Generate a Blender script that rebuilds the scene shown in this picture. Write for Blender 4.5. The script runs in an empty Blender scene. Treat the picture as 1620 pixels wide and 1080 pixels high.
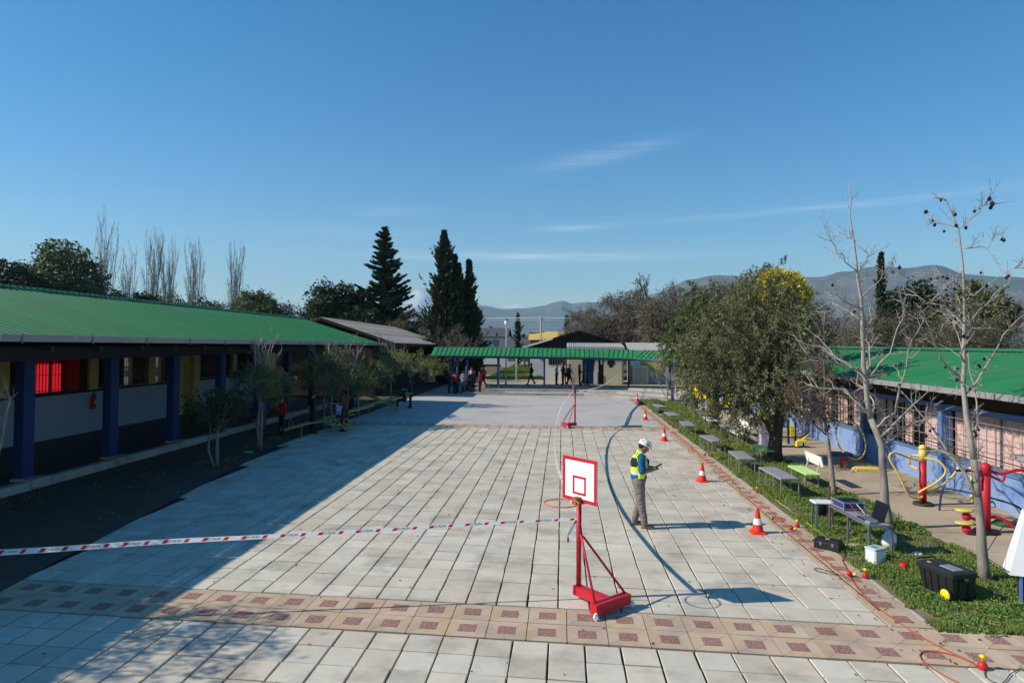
import bpy, math, random
import numpy as np
from mathutils import Vector, Matrix, noise
R = math.radians
S = bpy.context.scene
COL = S.collection

# ------------------------------------------------------------------ camera, sky, sun, exposure
cam_d = bpy.data.cameras.new('camera'); cam = bpy.data.objects.new('camera', cam_d); COL.objects.link(cam); S.camera = cam
_yaw, _pit, _rol = math.atan(80/1060), .02, .007
_F = Vector((-math.sin(_yaw)*math.cos(_pit), math.cos(_yaw)*math.cos(_pit), math.sin(_pit)))
_R0 = Vector((math.cos(_yaw), math.sin(_yaw), 0)); _U0 = _R0.cross(_F)
_R = _R0*math.cos(_rol) + _U0*math.sin(_rol); _U = _R.cross(_F)
cam.matrix_world = Matrix(((_R.x,_U.x,-_F.x,0),(_R.y,_U.y,-_F.y,0),(_R.z,_U.z,-_F.z,3.65),(0,0,0,1)))
cam_d.sensor_width = 36; cam_d.lens = 36*1060/1620; cam_d.shift_y = -.0122
cam_d.clip_start = .1; cam_d.clip_end = 60000

SUN_EL, SUN_AZ = 35.0, 191.0           # degrees; azimuth measured from +X towards +Y, direction TO the sun
W = bpy.data.worlds.new('World'); S.world = W; W.use_nodes = True
wn = W.node_tree.nodes; wl = W.node_tree.links; wn.clear()
wout = wn.new('ShaderNodeOutputWorld'); bg = wn.new('ShaderNodeBackground'); sky = wn.new('ShaderNodeTexSky')
sky.sky_type = 'NISHITA'; sky.sun_disc = False; sky.sun_elevation = R(SUN_EL); sky.sun_rotation = R(90-SUN_AZ)
sky.altitude = 400; sky.air_density = 1.15; sky.dust_density = .0; sky.ozone_density = 3.6
bg.inputs['Strength'].default_value = .114
hsv = wn.new('ShaderNodeHueSaturation'); hsv.inputs['Saturation'].default_value = 1.38; wl.new(sky.outputs[0], hsv.inputs['Color'])
# thin cirrus streaks: bands of stretched noise on the sky itself
tc = wn.new('ShaderNodeTexCoord'); sep = wn.new('ShaderNodeSeparateXYZ'); wl.new(tc.outputs['Generated'], sep.inputs[0])
def wmath(op, a, b=None, c=None):
    n = wn.new('ShaderNodeMath'); n.operation = op
    for i, v in enumerate((a, b, c)):
        if v is None: continue
        if isinstance(v, (int, float)): n.inputs[i].default_value = v
        else: wl.new(v, n.inputs[i])
    return n.outputs[0]
total = None
for (el, tilt, width, az0, azw, amp) in ((.127,.0,.0065,-.05,.22,.50), (.168,.03,.005,.02,.05,.35), (.172,.03,.005,.36,.22,.22), (.258,.17,.010,.05,.09,.22), (.155,.0,.012,-.32,.1,.12), (.20,.05,.006,-.25,.05,.2)):
    band = wmath('SUBTRACT', sep.outputs['Z'], wmath('MULTIPLY_ADD', sep.outputs['X'], tilt, el))
    g = wmath('EXPONENT', wmath('MULTIPLY', wmath('POWER', wmath('DIVIDE', wmath('ABSOLUTE', band), width), 2.0), -1.0))
    h = wmath('EXPONENT', wmath('MULTIPLY', wmath('POWER', wmath('DIVIDE', wmath('ABSOLUTE', wmath('SUBTRACT', sep.outputs['X'], az0)), azw), 2.0), -1.0))
    v = wmath('MULTIPLY', wmath('MULTIPLY', g, h), amp)
    total = v if total is None else wmath('ADD', total, v)
mp = wn.new('ShaderNodeMapping'); mp.inputs['Scale'].default_value = (7, 7, 150); mp.inputs['Rotation'].default_value = (0, R(4), 0)
wl.new(tc.outputs['Generated'], mp.inputs[0])
nz = wn.new('ShaderNodeTexNoise'); nz.inputs['Scale'].default_value = 1.6; nz.inputs['Detail'].default_value = 9; nz.inputs['Roughness'].default_value = .6
wl.new(mp.outputs[0], nz.inputs['Vector'])
cf = wmath('MULTIPLY', total, wmath('MULTIPLY', wmath('POWER', nz.outputs['Fac'], 2.2), 2.3)); cfc = wn.new('ShaderNodeClamp'); wl.new(cf, cfc.inputs[0])
cmix = wn.new('ShaderNodeMix'); cmix.data_type = 'RGBA'; wl.new(cfc.outputs[0], cmix.inputs['Factor'])
wl.new(hsv.outputs[0], cmix.inputs['A']); cmix.inputs['B'].default_value = (8.5, 9.4, 10.5, 1)
wl.new(cmix.outputs['Result'], bg.inputs['Color']); wl.new(bg.outputs[0], wout.inputs['Surface'])

sun_d = bpy.data.lights.new('sun', 'SUN'); sun_d.energy = 5.0; sun_d.angle = R(.5); sun_d.color = (1, .915, .79)
sun = bpy.data.objects.new('sun', sun_d); COL.objects.link(sun)
_sd = Vector((math.cos(R(SUN_AZ))*math.cos(R(SUN_EL)), math.sin(R(SUN_AZ))*math.cos(R(SUN_EL)), math.sin(R(SUN_EL))))
sun.rotation_euler = _sd.to_track_quat('Z', 'Y').to_euler(); sun.location = (-30, -10, 40)

S.view_settings.view_transform = 'Standard'; S.view_settings.look = 'None'; S.view_settings.gamma = 1
S.view_settings.exposure = .24; S.view_settings.use_curve_mapping = False
S.cycles.use_denoising = True; S.cycles.max_bounces = 8; S.cycles.diffuse_bounces = 2; S.cycles.transparent_max_bounces = 16; S.cycles.volume_bounces = 0
S.cycles.use_adaptive_sampling = False

rng = random.Random(7)
# ------------------------------------------------------------------ materials
MATS = {}
def mat(name, col, rough=.8, var=.15, scale=3., bump=0., bscale=40., metal=0., spec=.3, orand=0., irand=0., wear=None, wscale=2., world=False, stretch=None, detail=5, alt=None):
    """procedural material: base colour * noise, optional per-object / per-island value jitter, optional wear colour with a shape of its own"""
    if name in MATS: return MATS[name]
    m = bpy.data.materials.new(name); m.use_nodes = True; nt = m.node_tree; n = nt.nodes; l = nt.links
    b = n['Principled BSDF']; b.inputs['Roughness'].default_value = rough; b.inputs['Metallic'].default_value = metal
    b.inputs['Specular IOR Level'].default_value = spec
    if world: src = n.new('ShaderNodeNewGeometry').outputs['Position']
    else: src = n.new('ShaderNodeTexCoord').outputs['Object']
    if stretch:
        q = n.new('ShaderNodeMapping'); q.inputs['Scale'].default_value = stretch; l.new(src, q.inputs[0]); src = q.outputs[0]
    t = n.new('ShaderNodeTexNoise'); t.inputs['Scale'].default_value = scale; t.inputs['Detail'].default_value = detail; t.inputs['Roughness'].default_value = .6
    l.new(src, t.inputs['Vector'])
    def mth(op, a, b_, c=None):
        k = n.new('ShaderNodeMath'); k.operation = op
        for i, v in enumerate((a, b_, c)):
            if v is None: continue
            if isinstance(v, (int, float)): k.inputs[i].default_value = v
            else: l.new(v, k.inputs[i])
        return k.outputs[0]
    val = mth('MULTIPLY_ADD', t.outputs['Fac'], 2*var*1.6, 1-var*1.6)
    if orand: val = mth('MULTIPLY', val, mth('MULTIPLY_ADD', n.new('ShaderNodeObjectInfo').outputs['Random'], 2*orand, 1-orand))
    if irand: val = mth('MULTIPLY', val, mth('MULTIPLY_ADD', n.new('ShaderNodeNewGeometry').outputs['Random Per Island'], 2*irand, 1-irand))
    base = n.new('ShaderNodeVectorMath'); base.operation = 'SCALE'
    base.inputs[0].default_value = col[:3]; l.new(val, base.inputs['Scale']); out = base.outputs[0]
    if alt:
        rn = mth('FRACT', mth('MULTIPLY', mth('ADD', n.new('ShaderNodeObjectInfo').outputs['Random'], n.new('ShaderNodeNewGeometry').outputs['Random Per Island']), 13.7), None)
        ax = n.new('ShaderNodeMix'); ax.data_type = 'RGBA'; ax.blend_type = 'MULTIPLY'; ax.inputs['B'].default_value = (*alt, 1); l.new(mth('GREATER_THAN', rn, .55), ax.inputs['Factor']); l.new(out, ax.inputs['A']); out = ax.outputs['Result']
    if wear:
        wcol, lo, hi = wear
        t2 = n.new('ShaderNodeTexNoise'); t2.inputs['Scale'].default_value = wscale; t2.inputs['Detail'].default_value = 7; t2.inputs['Roughness'].default_value = .65
        l.new(src, t2.inputs['Vector'])
        mr = n.new('ShaderNodeMapRange'); mr.inputs['From Min'].default_value = lo; mr.inputs['From Max'].default_value = hi; l.new(t2.outputs['Fac'], mr.inputs['Value'])
        mx = n.new('ShaderNodeMix'); mx.data_type = 'RGBA'; l.new(mr.outputs[0], mx.inputs['Factor']); l.new(out, mx.inputs['A']); mx.inputs['B'].default_value = (*wcol, 1); out = mx.outputs['Result']
    l.new(out, b.inputs['Base Color'])
    if bump:
        tb = n.new('ShaderNodeTexNoise'); tb.inputs['Scale'].default_value = bscale; tb.inputs['Detail'].default_value = 6; l.new(src, tb.inputs['Vector'])
        bp = n.new('ShaderNodeBump'); bp.inputs['Strength'].default_value = bump; bp.inputs['Distance'].default_value = .02
        l.new(tb.outputs['Fac'], bp.inputs['Height']); l.new(bp.outputs[0], b.inputs['Normal'])
    MATS[name] = m
    return m
def leafmat(name, c1, c2, trans=.25, rough=.55):
    if name in MATS: return MATS[name]
    m = bpy.data.materials.new(name); m.use_nodes = True; nt = m.node_tree; n = nt.nodes; l = nt.links
    b = n['Principled BSDF']; b.inputs['Roughness'].default_value = rough; b.inputs['Specular IOR Level'].default_value = .3
    g = n.new('ShaderNodeNewGeometry'); mx = n.new('ShaderNodeMix'); mx.data_type = 'RGBA'
    mx.inputs['A'].default_value = (*c1, 1); mx.inputs['B'].default_value = (*c2, 1)
    l.new(g.outputs['Random Per Island'], mx.inputs['Factor']); l.new(mx.outputs['Result'], b.inputs['Base Color'])
    tr = n.new('ShaderNodeBsdfTranslucent'); l.new(mx.outputs['Result'], tr.inputs['Color'])
    ms = n.new('ShaderNodeMixShader'); ms.inputs[0].default_value = trans
    l.new(b.outputs[0], ms.inputs[1]); l.new(tr.outputs[0], ms.inputs[2]); l.new(ms.outputs[0], n['Material Output'].inputs['Surface'])
    MATS[name] = m
    return m
def glassmat():
    m = bpy.data.materials.new('window_glass'); m.use_nodes = True; n = m.node_tree.nodes; l = m.node_tree.links
    b = n['Principled BSDF']; b.inputs['Base Color'].default_value = (.02,.025,.03,1); b.inputs['Roughness'].default_value = .05
    t = n.new('ShaderNodeBsdfTransparent'); ms = n.new('ShaderNodeMixShader'); ms.inputs[0].default_value = .12
    l.new(t.outputs[0], ms.inputs[1]); l.new(b.outputs[0], ms.inputs[2]); l.new(ms.outputs[0], n['Material Output'].inputs['Surface'])
    return m
GLASS = glassmat()

# ------------------------------------------------------------------ mesh helpers
class MB:
    def __init__(s): s.v = []; s.f = []; s.mi = []; s.sm = []
    def add(s, vs, fs, mi=0, smooth=False):
        o = len(s.v); s.v += [tuple(v) for v in vs]; s.f += [tuple(o+i for i in f) for f in fs]; s.mi += [mi]*len(fs); s.sm += [smooth]*len(fs)
    def box(s, c, d, rz=0, mi=0, taper=1, rot=None):
        x, y, z = d[0]/2, d[1]/2, d[2]/2; m = rot if rot is not None else Matrix.Rotation(rz, 3, 'Z'); c = Vector(c)
        vs = [c + m @ Vector((a*x*(taper if k > 0 else 1), b*y*(taper if k > 0 else 1), k*z)) for k in (-1, 1) for a, b in ((-1,-1),(1,-1),(1,1),(-1,1))]
        s.add(vs, [(3,2,1,0),(4,5,6,7),(0,1,5,4),(1,2,6,5),(2,3,7,6),(3,0,4,7)], mi)
    def b2(s, lo, hi, mi=0): s.box([(a+b)/2 for a, b in zip(lo, hi)], [abs(b-a) for a, b in zip(lo, hi)], 0, mi)
    def bev(s, c, d, e, rz=0, mi=0):
        """box with chamfered vertical and top edges"""
        x, y, z = d[0]/2, d[1]/2, d[2]/2; m = Matrix.Rotation(rz, 3, 'Z'); c = Vector(c)
        def ring(xx, yy, zz): return [c + m @ Vector(p) for p in ((xx-e,-yy,zz),(xx,-yy+e,zz),(xx,yy-e,zz),(xx-e,yy,zz),(-xx+e,yy,zz),(-xx,yy-e,zz),(-xx,-yy+e,zz),(-xx+e,-yy,zz))]
        vs = ring(x,y,-z) + ring(x,y,z-e) + ring(x-e,y-e,z)
        fs = [tuple(range(7,-1,-1)), tuple(range(16,24))]
        for k in (0, 8):
            for i in range(8): j = (i+1)%8; fs.append((k+i, k+j, k+8+j, k+8+i))
        s.add(vs, fs, mi)
    def bar(s, a, b, w, h=None, mi=0, up=(0,0,1)):
        a, b = Vector(a), Vector(b); d = (b-a); L = d.length
        if L < 1e-6: return
        d /= L; u = Vector(up)
        if abs(d.dot(u)) > .98: u = Vector((1,0,0))
        x = d.cross(u).normalized(); y = x.cross(d); h = h or w
        vs = [p + x*i*w/2 + y*j*h/2 for p in (a, b) for i, j in ((-1,-1),(1,-1),(1,1),(-1,1))]
        s.add(vs, [(3,2,1,0),(4,5,6,7),(0,1,5,4),(1,2,6,5),(2,3,7,6),(3,0,4,7)], mi)
    def tube(s, pts, rad, n=8, mi=0, closed=False, caps=True, smooth=True):
        pts = [Vector(p) for p in pts]; N = len(pts)
        if not hasattr(rad, '__len__'): rad = [rad]*N
        vs = []; x = None
        for i, p in enumerate(pts):
            if closed: t = pts[(i+1)%N] - pts[i-1]
            else: t = pts[min(i+1, N-1)] - pts[max(i-1, 0)]
            if t.length < 1e-9: t = Vector((0,0,1))
            t.normalize()
            if x is None:
                u = Vector((0,0,1)) if abs(t.z) < .9 else Vector((1,0,0)); x = t.cross(u).normalized()
            else:
                x = x - t*x.dot(t)
                x = x.normalized() if x.length > 1e-6 else t.orthogonal().normalized()
            y = t.cross(x)
            for k in range(n):
                a = 2*math.pi*k/n; vs.append(p + (x*math.cos(a) + y*math.sin(a))*rad[i])
        fs = []
        for i in range(N if closed else N-1):
            j = (i+1)%N
            for k in range(n): k2 = (k+1)%n; fs.append((i*n+k, i*n+k2, j*n+k2, j*n+k))
        if caps and not closed: fs.append(tuple(range(n-1,-1,-1))); fs.append(tuple((N-1)*n+k for k in range(n)))
        s.add(vs, fs, mi, smooth)
    def lathe(s, prof, c=(0,0,0), n=16, mi=0, smooth=True, rot=None, sx=1, sy=1):
        c = Vector(c); m = rot if rot is not None else Matrix.Identity(3); vs = []
        for r, z in prof:
            for k in range(n):
                a = 2*math.pi*k/n; vs.append(c + m @ Vector((r*math.cos(a)*sx, r*math.sin(a)*sy, z)))
        fs = []
        for i in range(len(prof)-1):
            for k in range(n): k2 = (k+1)%n; fs.append((i*n+k, i*n+k2, (i+1)*n+k2, (i+1)*n+k))
        fs.append(tuple(range(n-1,-1,-1))); fs.append(tuple((len(prof)-1)*n+k for k in range(n)))
        s.add(vs, fs, mi, smooth)
    def ell(s, c, r, n=14, mi=0, rot=None):
        k = n//2
        s.lathe([(max(1e-3, math.sin(math.pi*i/k)), -math.cos(math.pi*i/k)) for i in range(k+1)], (0,0,0), n, mi) if False else None
        c = Vector(c); m = rot if rot is not None else Matrix.Identity(3); vs = []
        for i in range(k+1):
            t = math.pi*i/k; rr = max(1e-3, math.sin(t)); zz = -math.cos(t)
            for j in range(n):
                a = 2*math.pi*j/n; vs.append(c + m @ Vector((rr*math.cos(a)*r[0], rr*math.sin(a)*r[1], zz*r[2])))
        fs = []
        for i in range(k):
            for j in range(n): j2 = (j+1)%n; fs.append((i*n+j, i*n+j2, (i+1)*n+j2, (i+1)*n+j))
        fs.append(tuple(range(n-1,-1,-1))); fs.append(tuple(k*n+j for j in range(n)))
        s.add(vs, fs, mi, True)
    def cap(s, a, b, ra, rb, n=12, mi=0):
        """tapered capsule"""
        a, b = Vector(a), Vector(b); d = (b-a).normalized() if (b-a).length > 1e-6 else Vector((0,0,1)); pts = []; rr = []
        for t in (-90,-60,-30): pts.append(a + d*ra*math.sin(R(t))); rr.append(max(.001, ra*math.cos(R(t))))
        pts.append(a); rr.append(ra); pts.append(b); rr.append(rb)
        for t in (30,60,90): pts.append(b + d*rb*math.sin(R(t))); rr.append(max(.001, rb*math.cos(R(t))))
        s.tube(pts, rr, n, mi)
    def prism(s, poly, z0, z1, mi=0):
        n = len(poly); vs = [(x,y,z0) for x,y in poly] + [(x,y,z1) for x,y in poly]
        s.add(vs, [tuple(range(n-1,-1,-1)), tuple(range(n,2*n))] + [(i,(i+1)%n,n+(i+1)%n,n+i) for i in range(n)], mi)
    def mesh(s, name, mats):
        me = bpy.data.meshes.new(name); me.from_pydata(s.v, [], s.f)
        for m in (mats if isinstance(mats, (list, tuple)) else [mats]): me.materials.append(m)
        if len(me.polygons): me.polygons.foreach_set('material_index', s.mi); me.polygons.foreach_set('use_smooth', s.sm)
        me.update(); return me
def link(name, data, parent=None, loc=None, rz=None):
    o = bpy.data.objects.new(name, data); COL.objects.link(o)
    if parent is not None: o.parent = parent
    if loc is not None: o.location = loc
    if rz is not None: o.rotation_euler = (0,0,rz)
    return o
def obj(name, mb, mats, parent=None, loc=None, rz=None): return link(name, mb.mesh(name, mats), parent, loc, rz)
def tag(o, label, cat, group=None):
    o['label'] = label; o['category'] = cat
    if group: o['group'] = group
    return o
def thing(name, label, cat, loc=(0,0,0), rz=0, group=None):
    o = bpy.data.objects.new(name, None); o.empty_display_size = .2; COL.objects.link(o); o.location = loc; o.rotation_euler = (0,0,rz)
    return tag(o, label, cat, group)
def struct(o): o['kind'] = 'structure'; return o
def stuff(o): o['kind'] = 'stuff'; return o
def kids(o): return [c for c in bpy.data.objects if c.parent == o]
def dup(root, loc=None, rz=None, scale=None, label=None):
    def rec(o, par):
        c = o.copy(); COL.objects.link(c)
        if par is not None: c.parent = par
        for ch in o.children: rec(ch, c)
        return c
    c = rec(root, None)
    if loc is not None: c.location = loc
    if rz is not None: c.rotation_euler = (0,0,rz)
    if scale is not None: c.scale = scale if hasattr(scale, '__len__') else (scale,)*3
    if label: c['label'] = label
    return c
def np_mesh(name, V, k, mats, mi=None):
    """unconnected k-gons from an (n*k,3) array"""
    V = np.asarray(V, dtype=np.float32).reshape(-1,3); n = len(V)//k
    me = bpy.data.meshes.new(name); me.vertices.add(len(V)); me.vertices.foreach_set('co', V.ravel())
    me.loops.add(len(V)); me.loops.foreach_set('vertex_index', np.arange(len(V), dtype=np.int32))
    me.polygons.add(n); me.polygons.foreach_set('loop_start', np.arange(0, n*k, k, dtype=np.int32))
    for m in (mats if isinstance(mats, (list,tuple)) else [mats]): me.materials.append(m)
    if mi is not None: me.polygons.foreach_set('material_index', np.asarray(mi, dtype=np.int32))
    me.update(calc_edges=True); return me
def cards(P, length, width, rs, up=.0, droop=0., shape='leaf', D=None):
    """leaf faces (diamonds) at points P with random directions"""
    P = np.asarray(P, dtype=np.float64); n = len(P)
    if D is None:
        D = rs.normal(size=(n,3)); D[:,2] = D[:,2]*.6 + up - droop
    D = D/np.linalg.norm(D, axis=1, keepdims=True)
    N = rs.normal(size=(n,3)); X = np.cross(D, N); X /= np.linalg.norm(X, axis=1, keepdims=True)+1e-9
    L = length*(.6+.8*rs.random((n,1))); Wd = width*(.6+.8*rs.random((n,1)))
    a = P - D*L*.5; c = P + D*L*.5; b = P + X*Wd*.5; d = P - X*Wd*.5
    return np.stack([a,b,c,d], 1).reshape(-1,3)
# ------------------------------------------------------------------ palette
M = dict(
 slab=mat('concrete_slab', (.57,.525,.425), .88, .13, 2.6, .35, 70, orand=.09, irand=.09, wear=((.27,.235,.185),.50,.80), wscale=1.2, world=True, alt=(1.0,.95,.92)),
 cream=mat('cream_tile', (.51,.395,.275), .88, .14, 3.0, .35, 70, orand=.08, irand=.02, wear=((.36,.29,.22),.50,.72), wscale=1.6, world=True, alt=(1.0,.93,.86)),
 redag=mat('red_aggregate', (.29,.14,.115), .9, .40, 45, .6, 90, orand=.12, wear=((.46,.34,.28),.52,.60), wscale=42, world=True, detail=2),
 joint=mat('joint_soil', (.045,.045,.04), 1, .5, 8, .3, 40, wear=((.35,.33,.29),.62,.75), wscale=.9, world=True),
 plaza=mat('plaza_concrete', (.44,.42,.385), .9, .10, .6, .1, 30, wear=((.33,.31,.27),.52,.72), wscale=.35, world=True),
 path=mat('path_concrete', (.43,.35,.25), .9, .14, .9, .2, 40, orand=.06, wear=((.26,.20,.14),.50,.70), wscale=.55, world=True),
 soil=mat('dark_soil', (.085,.066,.048), 1, .35, 1.5, .5, 25, wear=((.10,.085,.07),.55,.75), wscale=.7, world=True),
 gsoil=mat('lawn_soil', (.13,.13,.055), 1, .4, 3, .5, 40, wear=((.25,.18,.115),.50,.62), wscale=.5, world=True),
 field=mat('field_ground', (.09,.085,.05), 1, .3, .05, 0, wear=((.16,.13,.09),.5,.65), wscale=.02, world=True),
 kerb=mat('kerb_concrete', (.40,.37,.32), .9, .2, 4, .3, 50, wear=((.22,.19,.15),.5,.7), world=True),
 green=mat('green_roof_metal', (.028,.208,.073), .56, .12, .8, orand=.07, spec=.22, wear=((.085,.19,.11),.48,.76), wscale=1.1, stretch=(1,1,1)),
 greend=mat('green_ridge_metal', (.03,.17,.065), .5, .1, 2),
 gutter=mat('grey_gutter_metal', (.33,.33,.32), .55, .12, 2, metal=.2),
 navy=mat('navy_paint', (.014,.038,.135), .55, .1, 3),
 navyd=mat('navy_beam_paint', (.03,.037,.065), .6, .1, 3),
 paleblue=mat('pale_blue_paint', (.36,.46,.56), .8, .06, 2),
 yellowp=mat('yellow_wall_paint', (.55,.44,.16), .8, .1, 2),
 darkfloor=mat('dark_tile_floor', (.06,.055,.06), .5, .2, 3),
 black=mat('black_metal', (.012,.012,.014), .5, .2, 5), blackp=mat('black_plastic', (.016,.017,.019), .42, .25, 6, .15, 60, spec=.5),
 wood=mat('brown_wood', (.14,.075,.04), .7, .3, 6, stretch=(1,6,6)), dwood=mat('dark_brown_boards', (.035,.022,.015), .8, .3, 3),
 redp=mat('red_gloss_paint', (.54,.014,.03), .45, .16, 6, .1, 30, spec=.4, wear=((.20,.045,.03),.58,.72), wscale=9),
 white=mat('white_paint', (.80,.80,.78), .6, .06, 3, wear=((.62,.60,.55),.58,.75), wscale=7), whitep=mat('white_plastic', (.78,.80,.80), .4, .05, 4, spec=.5),
 yel=mat('yellow_gloss_paint', (.72,.55,.13), .5, .12, 6, spec=.35, wear=((.42,.30,.12),.60,.74), wscale=9), yelb=mat('bright_yellow_plastic', (.85,.68,.02), .4, .05, 5),
 ygr=mat('yellow_green_paint', (.33,.34,.13), .5, .15, 5),
 lime=mat('lime_bench_paint', (.45,.72,.26), .55, .06, 5), steel=mat('grey_steel', (.22,.23,.24), .45, .15, 6, metal=.5),
 lilac=mat('weathered_lilac_boards', (.27,.26,.31), .75, .25, 3, wear=((.16,.14,.16),.55,.7), wscale=6, stretch=(4,1,1)),
 pink=mat('pink_curtain', (.90,.64,.60), .9, .10, 2, irand=.10, wear=((.74,.34,.31),.58,.68), wscale=1.2, stretch=(1,3,.3)),
 wallblue=mat('blue_wall_paint', (.21,.31,.53), .8, .12, 1.2, .1, 30, wear=((.10,.19,.46),.52,.66), wscale=1.6, world=True),
 bluep=mat('blue_pillar_paint', (.10,.19,.42), .6, .12, 3), cone=mat('orange_red_rubber', (.78,.035,.02), .5, .06, 6), refl=mat('white_reflective_band', (.85,.85,.85), .4, .03, 6),
 bark=mat('grey_bark', (.27,.24,.205), .9, .3, 6, .4, 30, wear=((.10,.085,.07),.5,.65), wscale=5, stretch=(1,1,.35)),
 barkl=mat('pale_twig_bark', (.34,.30,.26), .9, .25, 9), barkd=mat('dark_bark', (.075,.06,.045), .95, .3, 6, .4, 20), twig=mat('brown_grey_twigs', (.15,.12,.10), .95, .3, 6), twigp=mat('poplar_twigs', (.25,.215,.20), .95, .2, 2),
 seed=mat('dark_seed_ball', (.015,.012,.014), .9, .3, 20), deadleaf=leafmat('dead_leaves', (.17,.07,.03), (.27,.15,.08), .2),
 leafA=leafmat('olive_leaves', (.09,.105,.035), (.27,.27,.13), .38), leafA2=leafmat('light_olive_leaves', (.13,.14,.05), (.34,.32,.17), .35), leafA3=leafmat('deep_olive_leaves', (.04,.055,.02), (.13,.14,.06), .3), leafB2=leafmat('bright_green_leaves', (.10,.13,.04), (.24,.26,.10), .35),
 leafB=leafmat('mid_green_leaves', (.06,.09,.03), (.16,.19,.075), .3),
 leafY=leafmat('yellow_green_leaves', (.16,.19,.045), (.28,.28,.09), .3), mimosa=leafmat('yellow_blossom', (.62,.47,.02), (.80,.66,.05), .3),
 conif=leafmat('conifer_needles', (.018,.04,.022), (.05,.085,.045), .1), cypr=leafmat('cypress_foliage', (.016,.028,.012), (.06,.07,.03), .1),
 dgreen=leafmat('dark_evergreen_leaves', (.02,.035,.015), (.055,.075,.03), .15), brushm=leafmat('brown_brush', (.11,.09,.055), (.22,.185,.13), .25),
 grass=leafmat('grass_blades', (.16,.23,.04), (.32,.37,.10), .38), clover=leafmat('clover_leaves', (.12,.21,.04), (.26,.36,.10), .38),
 creamw=mat('cream_wall_paint', (.58,.50,.34), .85, .08, 2), whitew=mat('white_wall_paint', (.68,.67,.63), .85, .08, 2), roofgrey=mat('grey_corrugated_roof', (.40,.36,.31), .75, .14, 1.0, wear=((.26,.21,.17),.5,.7), wscale=.8, stretch=(1,.3,1)),
 zinc=mat('zinc_roof', (.42,.40,.36), .6, .12, 2), yroof=mat('yellow_roof', (.62,.42,.10), .7, .12, 1), droof=mat('dark_grey_roof', (.09,.09,.10), .7, .1, 1),
 skin=mat('skin', (.36,.19,.12), .55, .06, 8), hair=mat('black_hair', (.012,.010,.009), .6, .2, 30),
)
def tint(name, c, rough=.85, var=.12): return mat(name, c, rough, var, 7, .12, 45)

# ------------------------------------------------------------------ ground and paving
SH = -.043                      # rows run slightly askew to the columns
def yrow(y0, x): return y0 + SH*(x - .08)
mb = MB(); mb.add([(-9400,-1400,-.30),(9400,-1400,-.30),(9400,9600,-.30),(-9400,9600,-.30)], [(0,1,2,3)])
struct(obj('ground', mb, M['field']))
mb = MB(); mb.b2((-10.4,-3,-.25),(9.9,46.9,-.035)); struct(obj('paving_bed', mb, M['joint']))
pav = bpy.data.objects.new('courtyard_paving', None); COL.objects.link(pav); struct(pav)
PX_, PY_ = .43, .4465
def slab_mesh(w, d, e=.006, sh=True):
    mb = MB(); x, y = w/2, d/2
    def q(a, b, z): return (a, b + SH*a, z)
    vs = [q(-x,-y,-.05),q(x,-y,-.05),q(x,y,-.05),q(-x,y,-.05), q(-x,-y,-e),q(x,-y,-e),q(x,y,-e),q(-x,y,-e), q(-x+e,-y+e,0),q(x-e,-y+e,0),q(x-e,y-e,0),q(-x+e,y-e,0)]
    mb.add(vs, [(8,9,10,11)] + [(k+i, k+(i+1)%4, k+4+(i+1)%4, k+4+i) for k in (0,4) for i in range(4)]); return mb
slab_mbs = [slab_mesh(PX_-.016-.005*i, PY_-.017-.004*i) for i in range(3)]
slab_ms = [m.mesh('paving_slab', M['slab']) for m in slab_mbs]
def edge_left(y): return -8.2 - 1.7*min(1, max(0, (y-9.5)/15)) if y > 8.5 else -9.5
spots = []
for k in range(-24, 11):
    x = -.04 + PX_*(k+.5)
    for j in range(43):
        y = yrow(9.33, x) + PY_*(j+.5)
        if x > edge_left(y) and x < 4.27: spots.append((x, y))
for k in range(-22, 24):
    x = -.15 + .432*(k+.5)
    for j in range(14):
        y = yrow(8.25, x) - PY_*(j+.5)
        if x > -9.4 and y > 2.5: spots.append((x, y))
def dist2(p):
    vis = abs(math.atan2(p[0], p[1]) + .075) < R(39) and p[1] > 6.9
    return p[0]**2 + p[1]**2 + (0 if vis else 1e5)
spots.sort(key=dist2)
wob = random.Random(3)
mbs = MB()
for i, (x, y) in enumerate(spots):
    dz = wob.uniform(-.004,.004); rz = wob.uniform(-.006,.006); ox, oy = wob.uniform(-.003,.003), wob.uniform(-.004,.004)
    ti = (wob.uniform(-.006,.006), wob.uniform(-.006,.006))
    if i < 299:
        o = link('paving_slab', slab_ms[i%3], pav, (x+ox, y+oy, dz)); o.rotation_euler = (ti[0], ti[1], rz)
    else:
        s = slab_mbs[i%3]; c, sn = math.cos(rz), math.sin(rz)
        mbs.add([(x+ox+v[0]*c-v[1]*sn, y+oy+v[0]*sn+v[1]*c, v[2]+dz+ti[0]*v[1]-ti[1]*v[0]) for v in s.v], s.f)
stuff(obj('paving_slabs_beyond', mbs, M['slab'], pav))
# decorative tiles: four cream trapezoids round a red aggregate square, grooves between them
def decor_mb(p=.507):
    mb = MB(); h = p/2-.005; q = .108; g = .003
    mb.box((0,0,-.03),(p-.012,p-.012,.05), 0, 0)
    ring = [(-1,-1),(1,-1),(1,1),(-1,1)]
    for i in range(4):
        a, b = ring[i], ring[(i+1)%4]; tx, ty = (b[0]-a[0])/2, (b[1]-a[1])/2
        gi = g
        P = [(a[0]*h+tx*gi, a[1]*h+ty*gi), (b[0]*h-tx*gi, b[1]*h-ty*gi), (b[0]*(q+.004)-tx*gi, b[1]*(q+.004)-ty*gi), (a[0]*(q+.004)+tx*gi, a[1]*(q+.004)+ty*gi)]
        mb.prism(P, -.008, 0, 0)
    mb.prism([(a*q, b*q) for a, b in ring], -.008, .003, 1)
    for k in range(len(mb.v)): v = mb.v[k]; mb.v[k] = (v[0], v[1]+SH*v[0], v[2])
    return mb
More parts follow.
